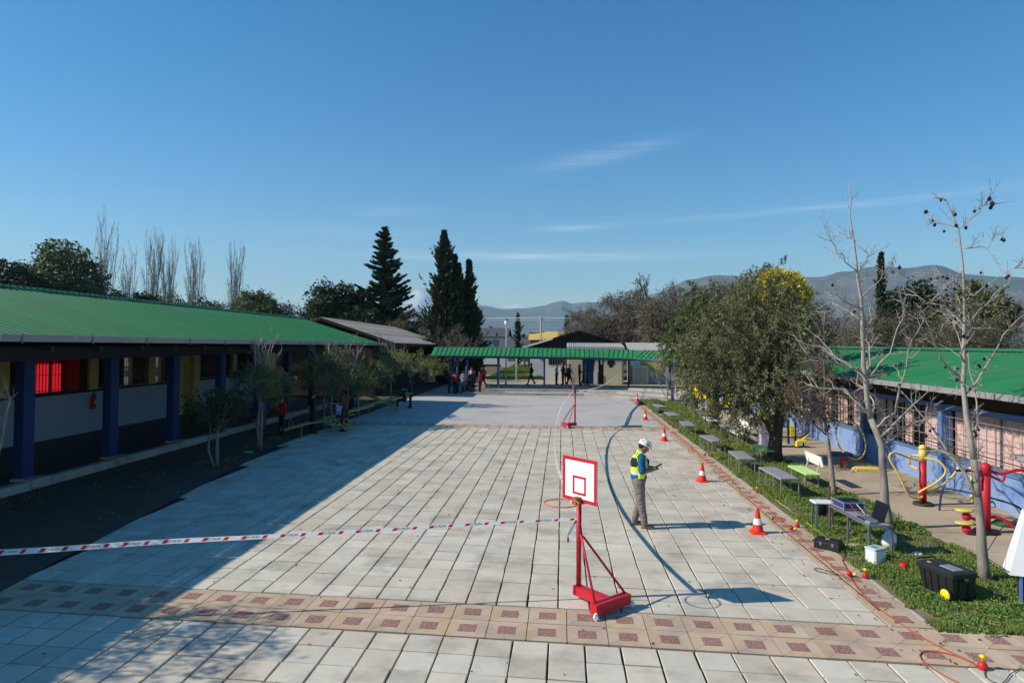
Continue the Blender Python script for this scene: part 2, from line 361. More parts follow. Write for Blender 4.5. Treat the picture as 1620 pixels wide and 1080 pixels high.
dmb = decor_mb(); dme = dmb.mesh('decor_tile', [M['cream'], M['redag']])
ds = []
for k in range(-19, 24):
    x = .075 + .507*(k+.5)
    for j in range(2):
        ds.append((x, yrow(8.275, x)+.512*(j+.5)))
for j in range(68):
    y = yrow(9.31, 4.53) + .507*(j+.5)
    if not 28.2 < y < 29.4: ds.append((4.53, y))
for k in range(-20, 10):
    x = .05 + .507*(k+.5)
    for j in range(2): ds.append((x, yrow(28.56, x)+.51*(j+.5)))
ds.sort(key=dist2); mbs = MB()
for i, (x, y) in enumerate(ds):
    dz = wob.uniform(-.003,.003); rz = wob.uniform(-.008,.008)
    if i < 150: link('decor_tile', dme, pav, (x, y, dz), rz)
    else: mbs.add([(x+v[0], y+v[1], v[2]+dz) for v in dmb.v], dmb.f); mbs.mi[-len(dmb.f):] = dmb.mi
stuff(obj('decor_tiles_beyond', mbs, [M['cream'], M['redag']], pav))
# the far half of the court, finer slabs that no longer read one by one
mb = MB(); mb.b2((-10,29.62,-.2),(4.36,46.4,-.002)); struct(obj('plaza_floor', mb, M['plaza']))
mb = MB(); el = [(-9.3,-4),(-9.3,8.4),(-8.05,8.7)]+[(-8.02-1.85*min(1,(y-8.7)/14)+.03*noise.noise(Vector((y*.9,1,2))), y) for y in [9+.25*k for k in range(84)]]+[(-9.88,60)]; mb.add([(x,y,.011) for x,y in el]+[(-13.2,y,.011) for x,y in el], [(i,i+1,len(el)+i+1,len(el)+i) for i in range(len(el)-1)]); mb.f = [tuple(reversed(f)) if False else f for f in mb.f]
struct(obj('tree_strip_ground', mb, M['soil']))
mb = MB()
for i in range(30): mb.bev((4.82+wob.uniform(-.008,.008), 9.6+1.2*i, -.075+wob.uniform(-.01,.012)), (.05,1.18,.14), .008)
struct(obj('lawn_kerb', mb, M['kerb']))
mb = MB(); mb.b2((4.85,9.05,-.2),(7.12,46,-.012)); mb.b2((7.12,2,-.2),(14,9.05,-.02)); struct(obj('lawn_ground', mb, M['gsoil']))
# right hand walkway of broad concrete panels
wk = bpy.data.objects.new('walkway', None); COL.objects.link(wk); struct(wk)
for i in range(31):
    for j in range(2):
        mb = MB(); x0 = 7.13 + j*1.36; y0 = 8.9 + i*1.22
        mb.b2((x0,y0,-.12),(x0+1.352,y0+1.212,.0)); o = obj('concrete_panel', mb, M['path'], wk); o.location = (0,0,wob.uniform(-.006,.004))
# steps up to the covered way
def step(front, z0, z1):
    mb = MB(); mb.prism(front + [(front[-1][0]+6, 58), (front[0][0], 58)], z0, z1)
    return mb
f1 = [(-6.9,46.2),(-2,46.3),(1.5,46.4),(3.2,45.7),(5.3,43.8),(6.6,42.5)]
f2 = [(-6.6,48),(-2,48.1),(1.8,48.1),(3.8,47.2),(6.0,45.1),(7.5,43.6)]
f3 = [(-6.3,50),(-2,50),(2.0,49.9),(4.4,48.9),(6.8,46.7),(8.5,45.2)]
st = bpy.data.objects.new('terrace_steps', None); COL.objects.link(st); struct(st)
for i, f in enumerate((f1,f2,f3)): obj('step', step(f, -.1, .15*(i+1)), M['kerb'], st)
mb = MB(); mb.b2((-6.9,50.4,.40),(14,58,.455)); mb.b2((-30,46.4,-.2),(-6.95,75,.0)); mb.b2((7.1,43,-.2),(16,50,.02)); struct(obj('covered_way_floor', mb, M['path']))
mb = MB(); mb.b2((-6.9,58,-.2),(-1.6,95,.44)); struct(obj('far_lawn_ground', mb, M['gsoil']))

# grass: blades and broad weeds on the lawn strip
rs = np.random.RandomState(5)
def grass_pts(n, x0, x1, y0, y1, p=1.6):
    u = rs.random(n)**p; Y = y0 + (y1-y0)*u; X = x0 + (x1-x0)*rs.random(n); return X, Y
def nfield(X, Y, s, off=0): return np.array([noise.noise((x*s+off, y*s, off)) for x, y in zip(X, Y)])
X, Y = grass_pts(110000, 4.80, 7.18, 9.0, 45)
d = nfield(X, Y, 1.1) + .5*nfield(X, Y, 3.3, 9)
worn = nfield(X, Y, .55, 31)+.35*nfield(X, Y, 2.3, 17) > .10
keep = (d > -.22) & (~worn | (rs.random(len(X)) < .10)) & ((X > 4.90) | (nfield(X, Y, 1.9, 4) > .02)); X, Y, d = X[keep], Y[keep], d[keep]
X2 = 7.1+3.5*rs.random(9000); Y2 = 6+3.05*rs.random(9000)
X = np.concatenate([X, X2]); Y = np.concatenate([Y, Y2]); d = np.concatenate([d, np.full(9000,.2)])
n = len(X); hgt = (.025+.055*rs.random(n))*(1+.9*np.clip(d,-.3,.8))*(1+Y/45); wd = .006*(1+Y/12)
ang = rs.random(n)*2*np.pi; lean = .5*rs.random(n)
b = np.stack([X, Y, np.full(n,-.012)], 1); t = b + np.stack([np.cos(ang)*lean*hgt, np.sin(ang)*lean*hgt, hgt], 1)
pa = ang + np.pi/2*(rs.random(n)*2-1); w = np.stack([np.cos(pa)*wd, np.sin(pa)*wd, np.zeros(n)], 1)
gl = link('grass', np_mesh('grass', np.stack([b-w, b+w, t], 1).reshape(-1,3), 3, M['grass'])); stuff(gl)
# broad leaved weeds in clumps
cl = []
for i in range(420):
    y = 9.1 + 34*rng.random()**1.7; x = rng.uniform(5.05, 7.1)
    if noise.noise((x*.45+31, y*.45, 31)) > .25: continue
    cl.append((x, y, rng.uniform(.08,.26), rng.uniform(.03,.10)))
for (x, y) in ((5.35,17.1),(5.5,16.8),(5.7,17.5),(5.2,17.3),(5.25,20.2),(5.3,19.7),(5.4,20.6),(5.9,12.6),(5.7,12.9),(5.3,13.5),(5.6,11.8),(6.3,11.3),(6.6,11.5),(6.6,14.3),(6.8,13.9),(5.1,11.2),(5.9,9.5),(6.4,9.7),(6.9,9.6),(6.2,10.2)): cl.append((x, y, .32, .17))
P = []
for (x, y, r, h) in cl:
    m = int(900*r); a = rs.random(m)*2*np.pi; q = r*np.sqrt(rs.random(m)); P.append(np.stack([x+q*np.cos(a), y+q*np.sin(a), .005+h*rs.random(m)*(1-(q/r)**2*.7)], 1))
for (x, y) in ((-9.9,18.7),(-10,21.7),(-9.7,27.6),(-9.9,32),(-10.8,24.2)):
    for q_ in range(2):
        r = .12+.16*rng.random(); cx_, cy_ = x+rng.uniform(-.7,.7), y+rng.uniform(-.9,.9); m = int(700*r); a = rs.random(m)*2*np.pi; q = r*np.sqrt(rs.random(m)); P.append(np.stack([cx_+q*np.cos(a), cy_+q*np.sin(a), .02+.09*rs.random(m)], 1))
P = np.concatenate(P); stuff(link('weeds', np_mesh('weeds', cards(P, .040, .026, rs, up=.5), 4, M['clover'])))
X, Y = rs.uniform(-6.7,-1.8,9000), rs.uniform(58,94,9000); b = np.stack([X,Y,np.full(9000,.44)],1); t = b + np.stack([rs.normal(size=9000)*.03, rs.normal(size=9000)*.03, .12+.1*rs.random(9000)],1); w = np.array([.05,0,0])
stuff(link('far_grass', np_mesh('far_grass', np.stack([b-w,b+w,t],1).reshape(-1,3), 3, M['grass'])))

n_ = 620; Xl = rs.uniform(-12.4, 7.0, n_); Yl = 7+30*rs.random(n_)**1.3; Xl[:300] = 4.75-np.abs(rs.normal(size=300))*.55
stuff(link('fallen_leaves', np_mesh('fallen_leaves', cards(np.stack([Xl,Yl,np.full(n_,.012)],1), .045, .03, rs, D=np.stack([rs.normal(size=n_),rs.normal(size=n_),rs.normal(size=n_)*.12],1)), 4, M['deadleaf'])))

n_ = 5000; Xl = rs.uniform(-12.7,-8.6,n_); Yl = 8+34*rs.random(n_)**1.4; kk = (nfield(Xl,Yl,.7,41) > .02) & (Xl < -8.15-1.75*np.clip((Yl-8.7)/14,0,1)); Xl, Yl = Xl[kk], Yl[kk]
stuff(link('ground_cover', np_mesh('ground_cover', cards(np.stack([Xl,Yl,.03+.03*rs.random(len(Xl))],1), .07, .035, rs, up=.6), 4, [M['leafB'],M['deadleaf']], rs.randint(0,2,len(Xl)))))
# ------------------------------------------------------------------ left school building with the green roof
LB = thing('school_building', 'long low school building with green metal roof and shaded blue columns', 'school building', (-15,25,0))
def inb(name, mb, m, parent=None):
    """mesh given in world coordinates, parented to a thing that stands at its own base"""
    root = parent
    o = obj(name, mb, m, parent)
    w = Vector((0,0,0)); p = parent
    while p is not None: w += p.location; p = p.parent
    o.data.transform(Matrix.Translation(-w)); return o
Y0, Y1 = 2.0, 40.0
ex, ez, rx, rz_ = -10.9, 3.62, -16.0, 5.17
def roof_panel_mb(w, x0, z0, x1, z1, ribs=4, h=.035):
    """trapezoidal sheet from eave (x0,z0) to ridge (x1,z1), width w along +Y"""
    mb = MB(); p = w/ribs; prof = []
    for i in range(ribs):
        y = i*p; prof += [(y,0),(y+p*.70,0),(y+p*.78,h),(y+p*.92,h),(y+p,0)]
    nx = -(z1-z0); nz = (x1-x0); L = math.hypot(nx,nz); nx /= L; nz /= L
    if nz < 0: nx, nz = -nx, -nz
    vs = []
    for (xx, zz) in ((x0,z0),(x1,z1)):
        for y, hh in prof: vs.append((xx+nx*hh, y, zz+nz*hh))
    m = len(prof); fs = [(i, i+1, m+i+1, m+i) for i in range(m-1)]
    vs2 = [(v[0]-nx*.03, v[1], v[2]-nz*.03) for v in (vs[0], vs[m-1], vs[2*m-1], vs[m])]
    mb.add(vs, fs); mb.add(vs2, [(0,1,2,3)]); return mb
pm = roof_panel_mb(1.0, ex, ez, rx, rz_); pmesh = pm.mesh('roof_panel', M['green'])
pm2 = roof_panel_mb(1.0, -21.1, 3.62, rx, rz_); pmesh2 = pm2.mesh('roof_panel', M['green'])
for i in range(38):
    for k, me in enumerate((pmesh, pmesh2)):
        o = link('roof_panel', me, LB, (0-(-15), Y0+i-25, -.0055*max(0, Y0+i-12)+wob.uniform(-.004,.004)))
for i in range(19):
    y = Y0+2*i; dz = -.0055*max(0, y-12)
    mb = MB()
    mb.add([(rx+.22,y,rz_-.02+dz),(rx,y,rz_+.08+dz),(rx-.22,y,rz_-.02+dz),(rx+.22,y+1.99,rz_-.02+dz),(rx,y+1.99,rz_+.08+dz),(rx-.22,y+1.99,rz_-.02+dz)], [(0,1,4,3),(1,2,5,4)])
    for j in range(8): mb.box((rx+.12, y+.125+j*.25, rz_+.03+dz), (.05,.11,.06))
    inb('ridge_cap', mb, M['greend'], LB)
    mb = MB(); dz = -.0065*max(0, y-12); g = [(-10.84,3.62),(-10.70,3.62),(-10.68,3.74),(-10.66,3.74),(-10.68,3.60),(-10.86,3.60),(-10.86,3.74),(-10.84,3.74)]
    mb.add([(a,y,b+dz) for a,b in g]+[(a,y+1.98,b+dz-.012) for a,b in g], [(i_, (i_+1)%8, 8+(i_+1)%8, 8+i_) for i_ in range(8)]+[tuple(range(7,-1,-1)), tuple(range(8,16))])
    gt = inb('gutter', mb, M['gutter'], LB)
    mb = MB(); mb.bar((-10.66,y+.5,3.77+dz),(-10.66,y+.5,3.56+dz),.03,.02); mb.bar((-10.85,y+.5,3.765+dz),(-10.66,y+.5,3.765+dz),.02,.01); inb('gutter_clip', mb, M['steel'], LB)
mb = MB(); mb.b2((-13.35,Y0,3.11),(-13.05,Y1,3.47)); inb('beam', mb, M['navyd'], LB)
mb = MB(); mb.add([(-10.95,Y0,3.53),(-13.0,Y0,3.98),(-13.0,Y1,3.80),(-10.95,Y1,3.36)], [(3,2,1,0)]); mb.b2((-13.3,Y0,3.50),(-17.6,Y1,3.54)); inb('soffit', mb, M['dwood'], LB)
for i in range(25):
    mb = MB(); y = Y0+.8+i*1.55; mb.bar((-13.1,y,3.80-.004*i),(-10.95,y,3.44-.0055*max(0,y-12)*.9),.06,.12); inb('rafter', mb, M['navyd'], LB)
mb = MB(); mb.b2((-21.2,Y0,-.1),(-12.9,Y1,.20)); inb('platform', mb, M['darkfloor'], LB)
for i in range(19):
    mb = MB(); mb.bev((-12.88, Y0+1+2*i, .09), (.24,1.985,.26), .012); inb('kerb_stone', mb, M['kerb'], LB)
cmb = MB(); cmb.bev((0,0,1.47),(.26,.36,2.94),.012); cme = cmb.mesh('column', M['navy'])
bmb = MB(); bmb.bev((0,0,.0),(.62,.62,.20),.02); bme = bmb.mesh('column_base', M['kerb'])
for i in range(13):
    y = 2.95+3.16*i
    if y > 39.8: break
    link('column', cme, LB, (-13.2+15, y-25, .20)); link('column_base', bme, LB, (-13.0+15, y-25, .16))
# classroom wall: low pale wall, yellow piers, windows; far wall with windows and red curtains
wx = -17.7
mods = [(8.9,12.6),(12.6,16.3),(16.3,20.0),(20.0,24.1),(24.1,27.7),(27.7,29.6),(31.4,35.0),(35.0,38.4)]
red_c = bpy.data.materials.new('red_curtain'); red_c.use_nodes = True; _n = red_c.node_tree.nodes; _l = red_c.node_tree.links
_t = _n.new('ShaderNodeBsdfTranslucent'); _t.inputs[0].default_value = (.80,.02,.04,1); _d = _n.new('ShaderNodeBsdfDiffuse'); _d.inputs[0].default_value = (.5,.015,.03,1); _m = _n.new('ShaderNodeMixShader'); _m.inputs[0].default_value = .75
_l.new(_d.outputs[0], _m.inputs[1]); _l.new(_t.outputs[0], _m.inputs[2]); _l.new(_m.outputs[0], _n['Material Output'].inputs['Surface'])
for a, b in mods:
    mb = MB(); mb.b2((wx-.09,a,.2),(wx+.09,b,1.70)); inb('low_wall', mb, M['paleblue'], LB)
    mb = MB(); mb.b2((wx-.12,a,1.70),(wx+.16,b,1.77)); inb('sill', mb, M['black'], LB)
    mb = MB(); mb.b2((wx-.10,b-.30,1.77),(wx+.11,b+.16,3.12)); inb('pier', mb, M['yellowp'], LB)
    wnd = thing('window', 'x', 'x'); del wnd['label'], wnd['category']; wnd.parent = LB; wnd.location = (wx+15, (a+b)/2-25, 1.77)
    y0, y1 = a+.18-(a+b)/2, b-.32-(a+b)/2
    fr = MB()
    for y in (y0+.03, (y0+y1)/2, y1-.03): fr.b2((-.03,y-.03,0),(.03,y+.03,1.33))
    for z in (.025, 1.30): fr.b2((-.028,y0,z-.025),(.028,y1,z+.025))
    o = obj('frame', fr, M['wood' if a in (20.0,) else 'steel'], wnd)
    o = obj('pane', (lambda q: (q.b2((-.006,y0,.04),(.0,y1,1.28)), q)[1])(MB()), GLASS, wnd)
    bm = MB(); k = y0+.1
    while k < y1: bm.bar((.09,k,.0),(.09,k,1.33),.014); k += .14
    for z in (.12,.66,1.2): bm.bar((.09,y0,z),(.09,y1,z),.016)
    obj('window_bars', bm, M['black'], wnd)
mb = MB(); mb.b2((wx-.10,Y0,3.12),(wx+.10,Y1,3.50)); inb('upper_wall', mb, M['navyd'], LB)
for a, b in ((29.6,30.0),(30.9,31.4),(Y0,8.9),(38.4,Y1)): mb = MB(); mb.b2((wx-.1,a,.2),(wx+.1,b,3.12)); inb('wall', mb, M['yellowp'], LB)
dr = inb('gate', (lambda q: ([q.bar((wx,30.05+.1*i,.25),(wx,30.05+.1*i,2.6),.02) for i in range(9)], q.bar((wx,30.0,2.6),(wx,30.9,2.6),.04), q.bar((wx,30.0,1.3),(wx,30.9,1.3),.03), q.b2((wx-.15,30,.2),(wx-.1,30.9,3.1)), q)[-1])(MB()), M['yellowp'], LB)
# back wall with openings
bx = -21.0
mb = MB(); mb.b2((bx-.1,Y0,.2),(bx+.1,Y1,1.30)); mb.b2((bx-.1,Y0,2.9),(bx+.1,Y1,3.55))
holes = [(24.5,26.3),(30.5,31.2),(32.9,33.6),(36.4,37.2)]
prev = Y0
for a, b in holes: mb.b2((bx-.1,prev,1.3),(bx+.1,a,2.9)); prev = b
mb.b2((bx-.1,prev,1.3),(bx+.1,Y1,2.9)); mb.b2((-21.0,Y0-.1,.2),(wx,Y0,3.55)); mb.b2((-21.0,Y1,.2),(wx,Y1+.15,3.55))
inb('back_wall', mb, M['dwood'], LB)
for a, b in ((14,20.2),(19.9,20.1),(24.9,25.1),(28.1,28.3)):
    pass
for y in (17.0,):
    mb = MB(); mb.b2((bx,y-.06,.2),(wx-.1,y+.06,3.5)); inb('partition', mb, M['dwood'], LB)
cu = MB(); NN = 60
for k in range(NN+1):
    y = 24.3+2.2*k/NN; x = bx+.25+.05*math.sin(k*1.3)
    cu.v += [(x,y,1.15),(x,y,2.95)]; 
cu.f = [(2*k,2*k+2,2*k+3,2*k+1) for k in range(NN)]; cu.mi = [0]*NN; cu.sm = [True]*NN
inb('curtain', cu, red_c, LB)
for a, b in ((22.75,23.6),):
    cu = MB()
    for k in range(25):
        y = a+(b-a)*k/24; x = wx-.16+.03*math.sin(k*1.7); cu.v += [(x,y,1.82),(x,y,3.1)]
    cu.f = [(2*k,2*k+2,2*k+3,2*k+1) for k in range(24)]; cu.mi = [0]*24; cu.sm = [True]*24; inb('curtain', cu, red_c, LB)
# ceiling of rooms
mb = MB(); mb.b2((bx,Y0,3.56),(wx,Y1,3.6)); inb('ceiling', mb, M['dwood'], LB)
# fire extinguisher on the low wall
fe = thing('fire_extinguisher', 'small red fire extinguisher hanging on the pale blue wall of the arcade', 'fire extinguisher', (wx+.2,23.9,1.05))
mb = MB(); mb.lathe([(.02,0),(.075,.01),(.085,.05),(.085,.40),(.06,.47),(.025,.5)], n=14); obj('cylinder', mb, M['redp'], fe)
mb = MB(); mb.lathe([(.022,.5),(.022,.56)], n=8); mb.bar((0,-.05,.57),(0,.08,.60),.02); mb.tube([(0,.03,.56),(0,.10,.5),(.02,.12,.3),(.03,.10,.12)], .012, 6); obj('valve', mb, M['black'], fe)
mb = MB(); mb.b2((.084,-.04,.2),(.089,.04,.32)); obj('label_plate', mb, M['white'], fe)

# ------------------------------------------------------------------ grey roofed building behind it
GB = thing('grey_roof_building', 'lower building with weathered grey brown roof beyond the green roofed school wing', 'building', (-16,52,0))
gp = roof_panel_mb(1.0, -10.9, 3.56, -16, 5.22, 5, .03).mesh('roof_panel', M['roofgrey']); gp2 = roof_panel_mb(1.0, -21.1, 3.56, -16, 5.22, 5, .03).mesh('roof_panel', M['roofgrey'])
for i in range(20):
    for me in (gp, gp2): link('roof_panel', me, GB, (16, 43.3+i-52, -.010*i))
mb = MB(); mb.add([(-10.9,43.28,3.50),(-16,43.28,5.18),(-16,43.28,5.0),(-10.9,43.28,3.36)], [(0,1,2,3),(3,2,1,0)]); mb.bar((-10.9,43.3,3.45),(-16,43.3,5.12),.05,.16); mb.bar((-21.1,43.3,3.45),(-16,43.3,5.12),.05,.16); inb('bargeboard', mb, M['dwood'], GB)
mb = MB(); mb.b2((-20.8,43.7,0),(-12.6,63,3.4)); mb.add([(-20.8,43.72,3.4),(-12.6,43.72,3.4),(-16,43.72,4.9)], [(0,1,2)]); inb('wall', mb, M['dwood'], GB)
mb = MB(); mb.b2((-10.95,43.3,3.30),(-10.80,63.3,3.44)); inb('eave_board', mb, M['dwood'], GB)
for y in (46,50,54,58): mb = MB(); mb.b2((-12.58,y,1.1),(-12.54,y+1.6,2.3)); inb('window', mb, M['steel'], GB)

# ------------------------------------------------------------------ right hand classroom building
RB = thing('classroom_building', 'single storey classroom block with green roof, blue lower wall and pink curtained windows', 'school building', (12,25,0))
RY0, RY1 = 11.0, 37.0
rp = roof_panel_mb(1.0, 9.05, 2.66, 13, 3.50, 4, .025).mesh('roof_panel', M['green']); rp2 = roof_panel_mb(1.0, 17, 2.66, 13, 3.50, 4, .025).mesh('roof_panel', M['green'])
for i in range(26):
    for me in (rp, rp2): link('roof_panel', me, RB, (-12, RY0+i-25, wob.uniform(-.003,.003)-.002*i))
for i in range(13):
    y = RY0+2*i; mb = MB(); mb.add([(12.8,y,3.49),(13,y,3.57),(13.2,y,3.49),(12.8,y+1.99,3.49),(13,y+1.99,3.57),(13.2,y+1.99,3.49)], [(0,1,4,3),(1,2,5,4)]); inb('ridge_cap', mb, M['greend'], RB)
    mb = MB(); g = [(8.86,2.54),(9.04,2.54),(9.04,2.66),(9.02,2.66),(9.02,2.56),(8.88,2.56),(8.88,2.67),(8.86,2.67)]
    mb.add([(a,y,b) for a,b in g]+[(a,y+1.985,b) for a,b in g], [(i_+8, (i_+1)%8+8, (i_+1)%8, i_) for i_ in range(8)]+[tuple(range(7,-1,-1)), tuple(range(8,16))]); inb('gutter', mb, M['gutter'], RB)
mb = MB(); mb.add([(9.05,RY0,2.56),(9.8,RY0,2.50),(9.8,RY1,2.50),(9.05,RY1,2.56)], [(0,1,2,3)]); mb.b2((9.82,RY0,2.13),(9.95,RY1,2.6)); inb('soffit', mb, M['dwood'], RB)
mb = MB(); mb.b2((9.8,13.9,-.1),(10.0,RY1,.78)); inb('lower_wall', mb, M['wallblue'], RB)
mb = MB(); mb.b2((9.76,13.9,.78),(10.02,RY1,.82)); inb('sill', mb, M['bluep'], RB)
mb = MB(); mb.b2((9.77,13.9,2.03),(9.98,RY1,2.15)); inb('lintel', mb, M['bluep'], RB)
pil = [13.95,18.1,22.6,27.1,31.6,36.1]
for y in pil: mb = MB(); mb.b2((9.70,y-.10,0),(9.98,y+.10,2.145)); inb('pillar', mb, M['bluep'], RB)
mb = MB(); mb.b2((9.6,13.2,-.1),(9.9,13.84,2.5)); inb('end_wall', mb, M['gutter'], RB)
mb = MB(); mb.b2((9.95,13.3,-.1),(16.5,13.5,2.6)); mb.b2((16.3,13.5,0),(16.5,RY1,2.6)); mb.b2((9.95,RY1-.2,-.1),(16.5,RY1,2.6)); mb.b2((10.9,13.5,0),(11.0,RY1-.2,2.6)); inb('inner_wall', mb, M['dwood'], RB)
for w, (a, b) in enumerate(zip(pil[:-1], pil[1:])):
    a += .12; b -= .12; c = (a+b)/2
    wnd = bpy.data.objects.new('window', None); COL.objects.link(wnd); wnd.parent = RB; wnd.location = (9.9-12, c-25, .82)
    h = 1.21; fr = MB(); nb = 4
    for i in range(nb+1): y = a-c+(b-a)*i/nb; fr.b2((.01,max(y-.025,a-c),0),(.05,min(y+.025,b-c),h))
    for z in (.02,h-.02): fr.b2((.012,a-c,z-.02),(.048,b-c,z+.02))
    obj('frame', fr, M['black' if w in (1,) else 'steel'], wnd); q = MB(); q.b2((.02,a-c,.02),(.026,b-c,h-.02)); obj('pane', q, GLASS, wnd)
    segs = [(a-c+.02, b-c-.02)] if w == 0 else ([(a-c+.3,a-c+1.35),(a-c+1.9,a-c+2.5),(b-c-1.2,b-c-.1)] if w == 1 else [(a-c+.05,a-c+1.2),(a-c+1.8,a-c+2.6),(b-c-1.0,b-c-.05)])
    for s0, s1 in segs:
        k0 = MB(); m_ = int((s1-s0)/.035)
        for k in range(m_+1):
            y = s0+(s1-s0)*k/m_; x = .14+.035*math.sin(k*.9)+.015*math.sin(k*2.3); k0.v += [(x,y,.01+.02*math.sin(k*.3)),(x,y,h)]
        k0.f = [(2*k,2*k+1,2*k+3,2*k+2) for k in range(m_)]; k0.mi = [0]*m_; k0.sm = [True]*m_; obj('curtain', k0, M['pink'], wnd)
    for z in (.18,.46,.74,1.02):
        q = MB(); q.bar((-.09,a-c,z),(-.09,b-c,z),.012); obj('grille_bar', q, M['gutter'], wnd)
    y = a-c+.2
    while y < b-c: q = MB(); q.bar((-.075,y,.0),(-.075,y,h),.010); obj('grille_bar', q, M['gutter'], wnd); y += .30
# door canopy and lintel at the near end
cn = inb('door_canopy', (lambda q: (q.b2((8.9,13.2,1.42),(9.75,14.1,1.50)), q)[1])(MB()), M['gutter'], RB)
mb = MB(); mb.lathe([(.04,.0),(.04,2.5)], (9.66,27.9,0), 8); inb('downpipe', mb, M['white'], RB)
mb = MB(); mb.tube([(9.62,14.3,1.10),(9.62,18,1.14),(9.62,23,1.16),(9.62,30,1.2)], .012, 5); inb('conduit', mb, M['black'], RB)
# pale blue garden wall further along
GW = tag(obj('garden_wall', (lambda q: (q.b2((-.1,-4,-.1),(.1,4,1.5)), q)[1])(MB()), M['wallblue'], None, (10.3,44,0)), 'pale blue garden wall beyond the outdoor slides at the far right', 'wall')

# ------------------------------------------------------------------ covered way with green roof
CW = thing('covered_walkway', 'green ribbed walkway canopy on blue posts crossing the far end of the court', 'covered walkway', (0,50,0))
path = [(-9.5,48,2.70),(-6,48,2.70),(-3,48,2.69),(0,48,2.67),(3,48,2.65),(5,47.7,2.60),(6.6,46.6,2.52),(7.8,44.9,2.42),(8.6,42.8,2.32),(9.1,40.5,2.25),(9.6,38,2.2)]
def ppos(s):
    for a, b in zip(path[:-1], path[1:]):
        L = math.hypot(b[0]-a[0], b[1]-a[1])
        if s <= L: t = s/L; return Vector(a)*(1-t)+Vector(b)*t, Vector((b[0]-a[0], b[1]-a[1], 0)).normalized()
        s -= L
    return Vector(path[-1]), (Vector(path[-1])-Vector(path[-2])).normalized()
Ltot = sum(math.hypot(b[0]-a[0], b[1]-a[1]) for a, b in zip(path[:-1], path[1:])); pw = .335; s = 0
while s < Ltot - pw:
    p0, t0 = ppos(s); p1, t1 = ppos(s+pw); n0 = Vector((-t0.y,t0.x,0)); n1 = Vector((-t1.y,t1.x,0)); up = Vector((0,0,.56)); mb = MB()
    for sgn, off in ((1,0),(-1,2.7)):
        a, b = p0+n0*off, p1+n1*off; c, d = p1+n1*1.35+up, p0+n0*1.35+up; e = Vector((0,0,.05)); u = (p1-p0)*.13
        fs = [(0,1,2,3)] if sgn > 0 else [(3,2,1,0)]
        mb.add([a,b,c,d], fs); mb.add([v-Vector((0,0,.02)) for v in (a,b,c,d)], [tuple(reversed(fs[0]))])
        mb.add([b-u+e, b+e*1.0, c+e, c-u+e, b-u, b, c, c-u], [(0,1,2,3),(4,5,1,0),(5,6,2,1),(3,7,4,0)] if sgn > 0 else [(3,2,1,0),(0,1,5,4),(1,2,6,5),(0,4,7,3)])
        if sgn > 0: mb.add([a-Vector((0,0,.07)), b-Vector((0,0,.07)), b, a], [(0,1,2,3)])
    inb('roof_panel', mb, M['green'], CW); s += pw
mb = MB()
for off, dz in ((0.1,-.12),(2.6,-.12)):
    pts = []
    for k in range(24): p, t = ppos(Ltot*k/23); pts.append(p+Vector((-t.y,t.x,0))*off+Vector((0,0,dz)))
    for a, b in zip(pts[:-1], pts[1:]): mb.bar(a, b, .10, .16)
inb('eave_beam', mb, M['navyd'], CW)
for k in range(12):
    p, t = ppos(Ltot*(k+.5)/12); n0 = Vector((-t.y,t.x,0)); mb = MB(); mb.bar(p+n0*.1+Vector((0,0,-.1)), p+n0*2.6+Vector((0,0,-.1)), .08, .1); mb.bar(p+n0*.1, p+n0*1.35+Vector((0,0,.5)), .06); mb.bar(p+n0*2.6, p+n0*1.35+Vector((0,0,.5)), .06); inb('truss', mb, M['navyd'], CW)
for x, y, r in ((-7.6,48.3,.10),(-6.9,48.3,.12),(-4.85,50.5,.07),(-1.35,50.5,.07),(1.72,50.5,.07),(4.9,50.3,.07),(7.4,47.0,.09),(8.6,45.3,.09),(9.4,41.5,.08),(-4.6,48.6,.05)):
    base = .45 if x > -6.5 and y > 50 else (.3 if x > -6.5 and y > 48 else 0.0)
    mb = MB(); mb.tube([(x,y,base),(x,y,2.62)], r, 10); inb('post', mb, M['navy' if x < -6 or x > 4 else 'bluep'], CW)

# ------------------------------------------------------------------ kiosk under the canopy
KB = thing('service_block', 'small cream block with two dark doors and corrugated roof behind the covered walkway', 'building', (2.5,53.5,.45))
def kbox(name, lo, hi, m): q = MB(); q.b2(lo, hi); return inb(name, q, m, KB)
kbox('wall', (.45,52.3,.45), (.55,55.5,3.0), M['creamw']); kbox('wall', (.55,53.5,.45), (4.6,53.7,3.0), M['creamw']); kbox('wall', (4.6,52.3,.45), (4.7,55.5,3.0), M['creamw'])
kbox('side_wall', (.56,52.25,.45), (1.55,52.4,3.05), M['creamw']); kbox('front_wall', (3.2,52.25,.45), (4.59,52.4,3.05), M['creamw']); kbox('pier', (2.5,52.25,.45),(2.78,52.4,3.05), M['creamw']); kbox('low_wall', (2.42,52.1,.45),(2.70,52.22,1.5), M['whitew'])
kbox('lintel', (1.55,52.26,2.55),(3.2,52.41,3.05), M['creamw'])
kbox('door', (1.6,52.45,.45),(2.45,52.5,2.55), M['navy']); kbox('door', (2.8,52.45,.45),(3.18,52.5,2.55), M['dwood']); kbox('door_sign', (2.95,52.40,2.0),(3.1,52.44,2.35), M['white'])
q = MB()
for i in range(26):
    x = .35+.17*i; q.add([(x,52.0,3.30),(x+.10,52.0,3.30),(x+.10,55.6,3.62),(x,55.6,3.62)], [(0,1,2,3)]); q.add([(x+.10,52.0,3.35),(x+.17,52.0,3.35),(x+.17,55.6,3.67),(x+.10,55.6,3.67)], [(0,1,2,3)]); q.add([(x+.10,52.0,3.30),(x+.10,52.0,3.35),(x+.10,55.6,3.67),(x+.10,55.6,3.62)], [(0,1,2,3)])
q.b2((.35,52.0,3.1),(4.8,52.05,3.3)); inb('corrugated_roof', q, M['zinc'], KB)
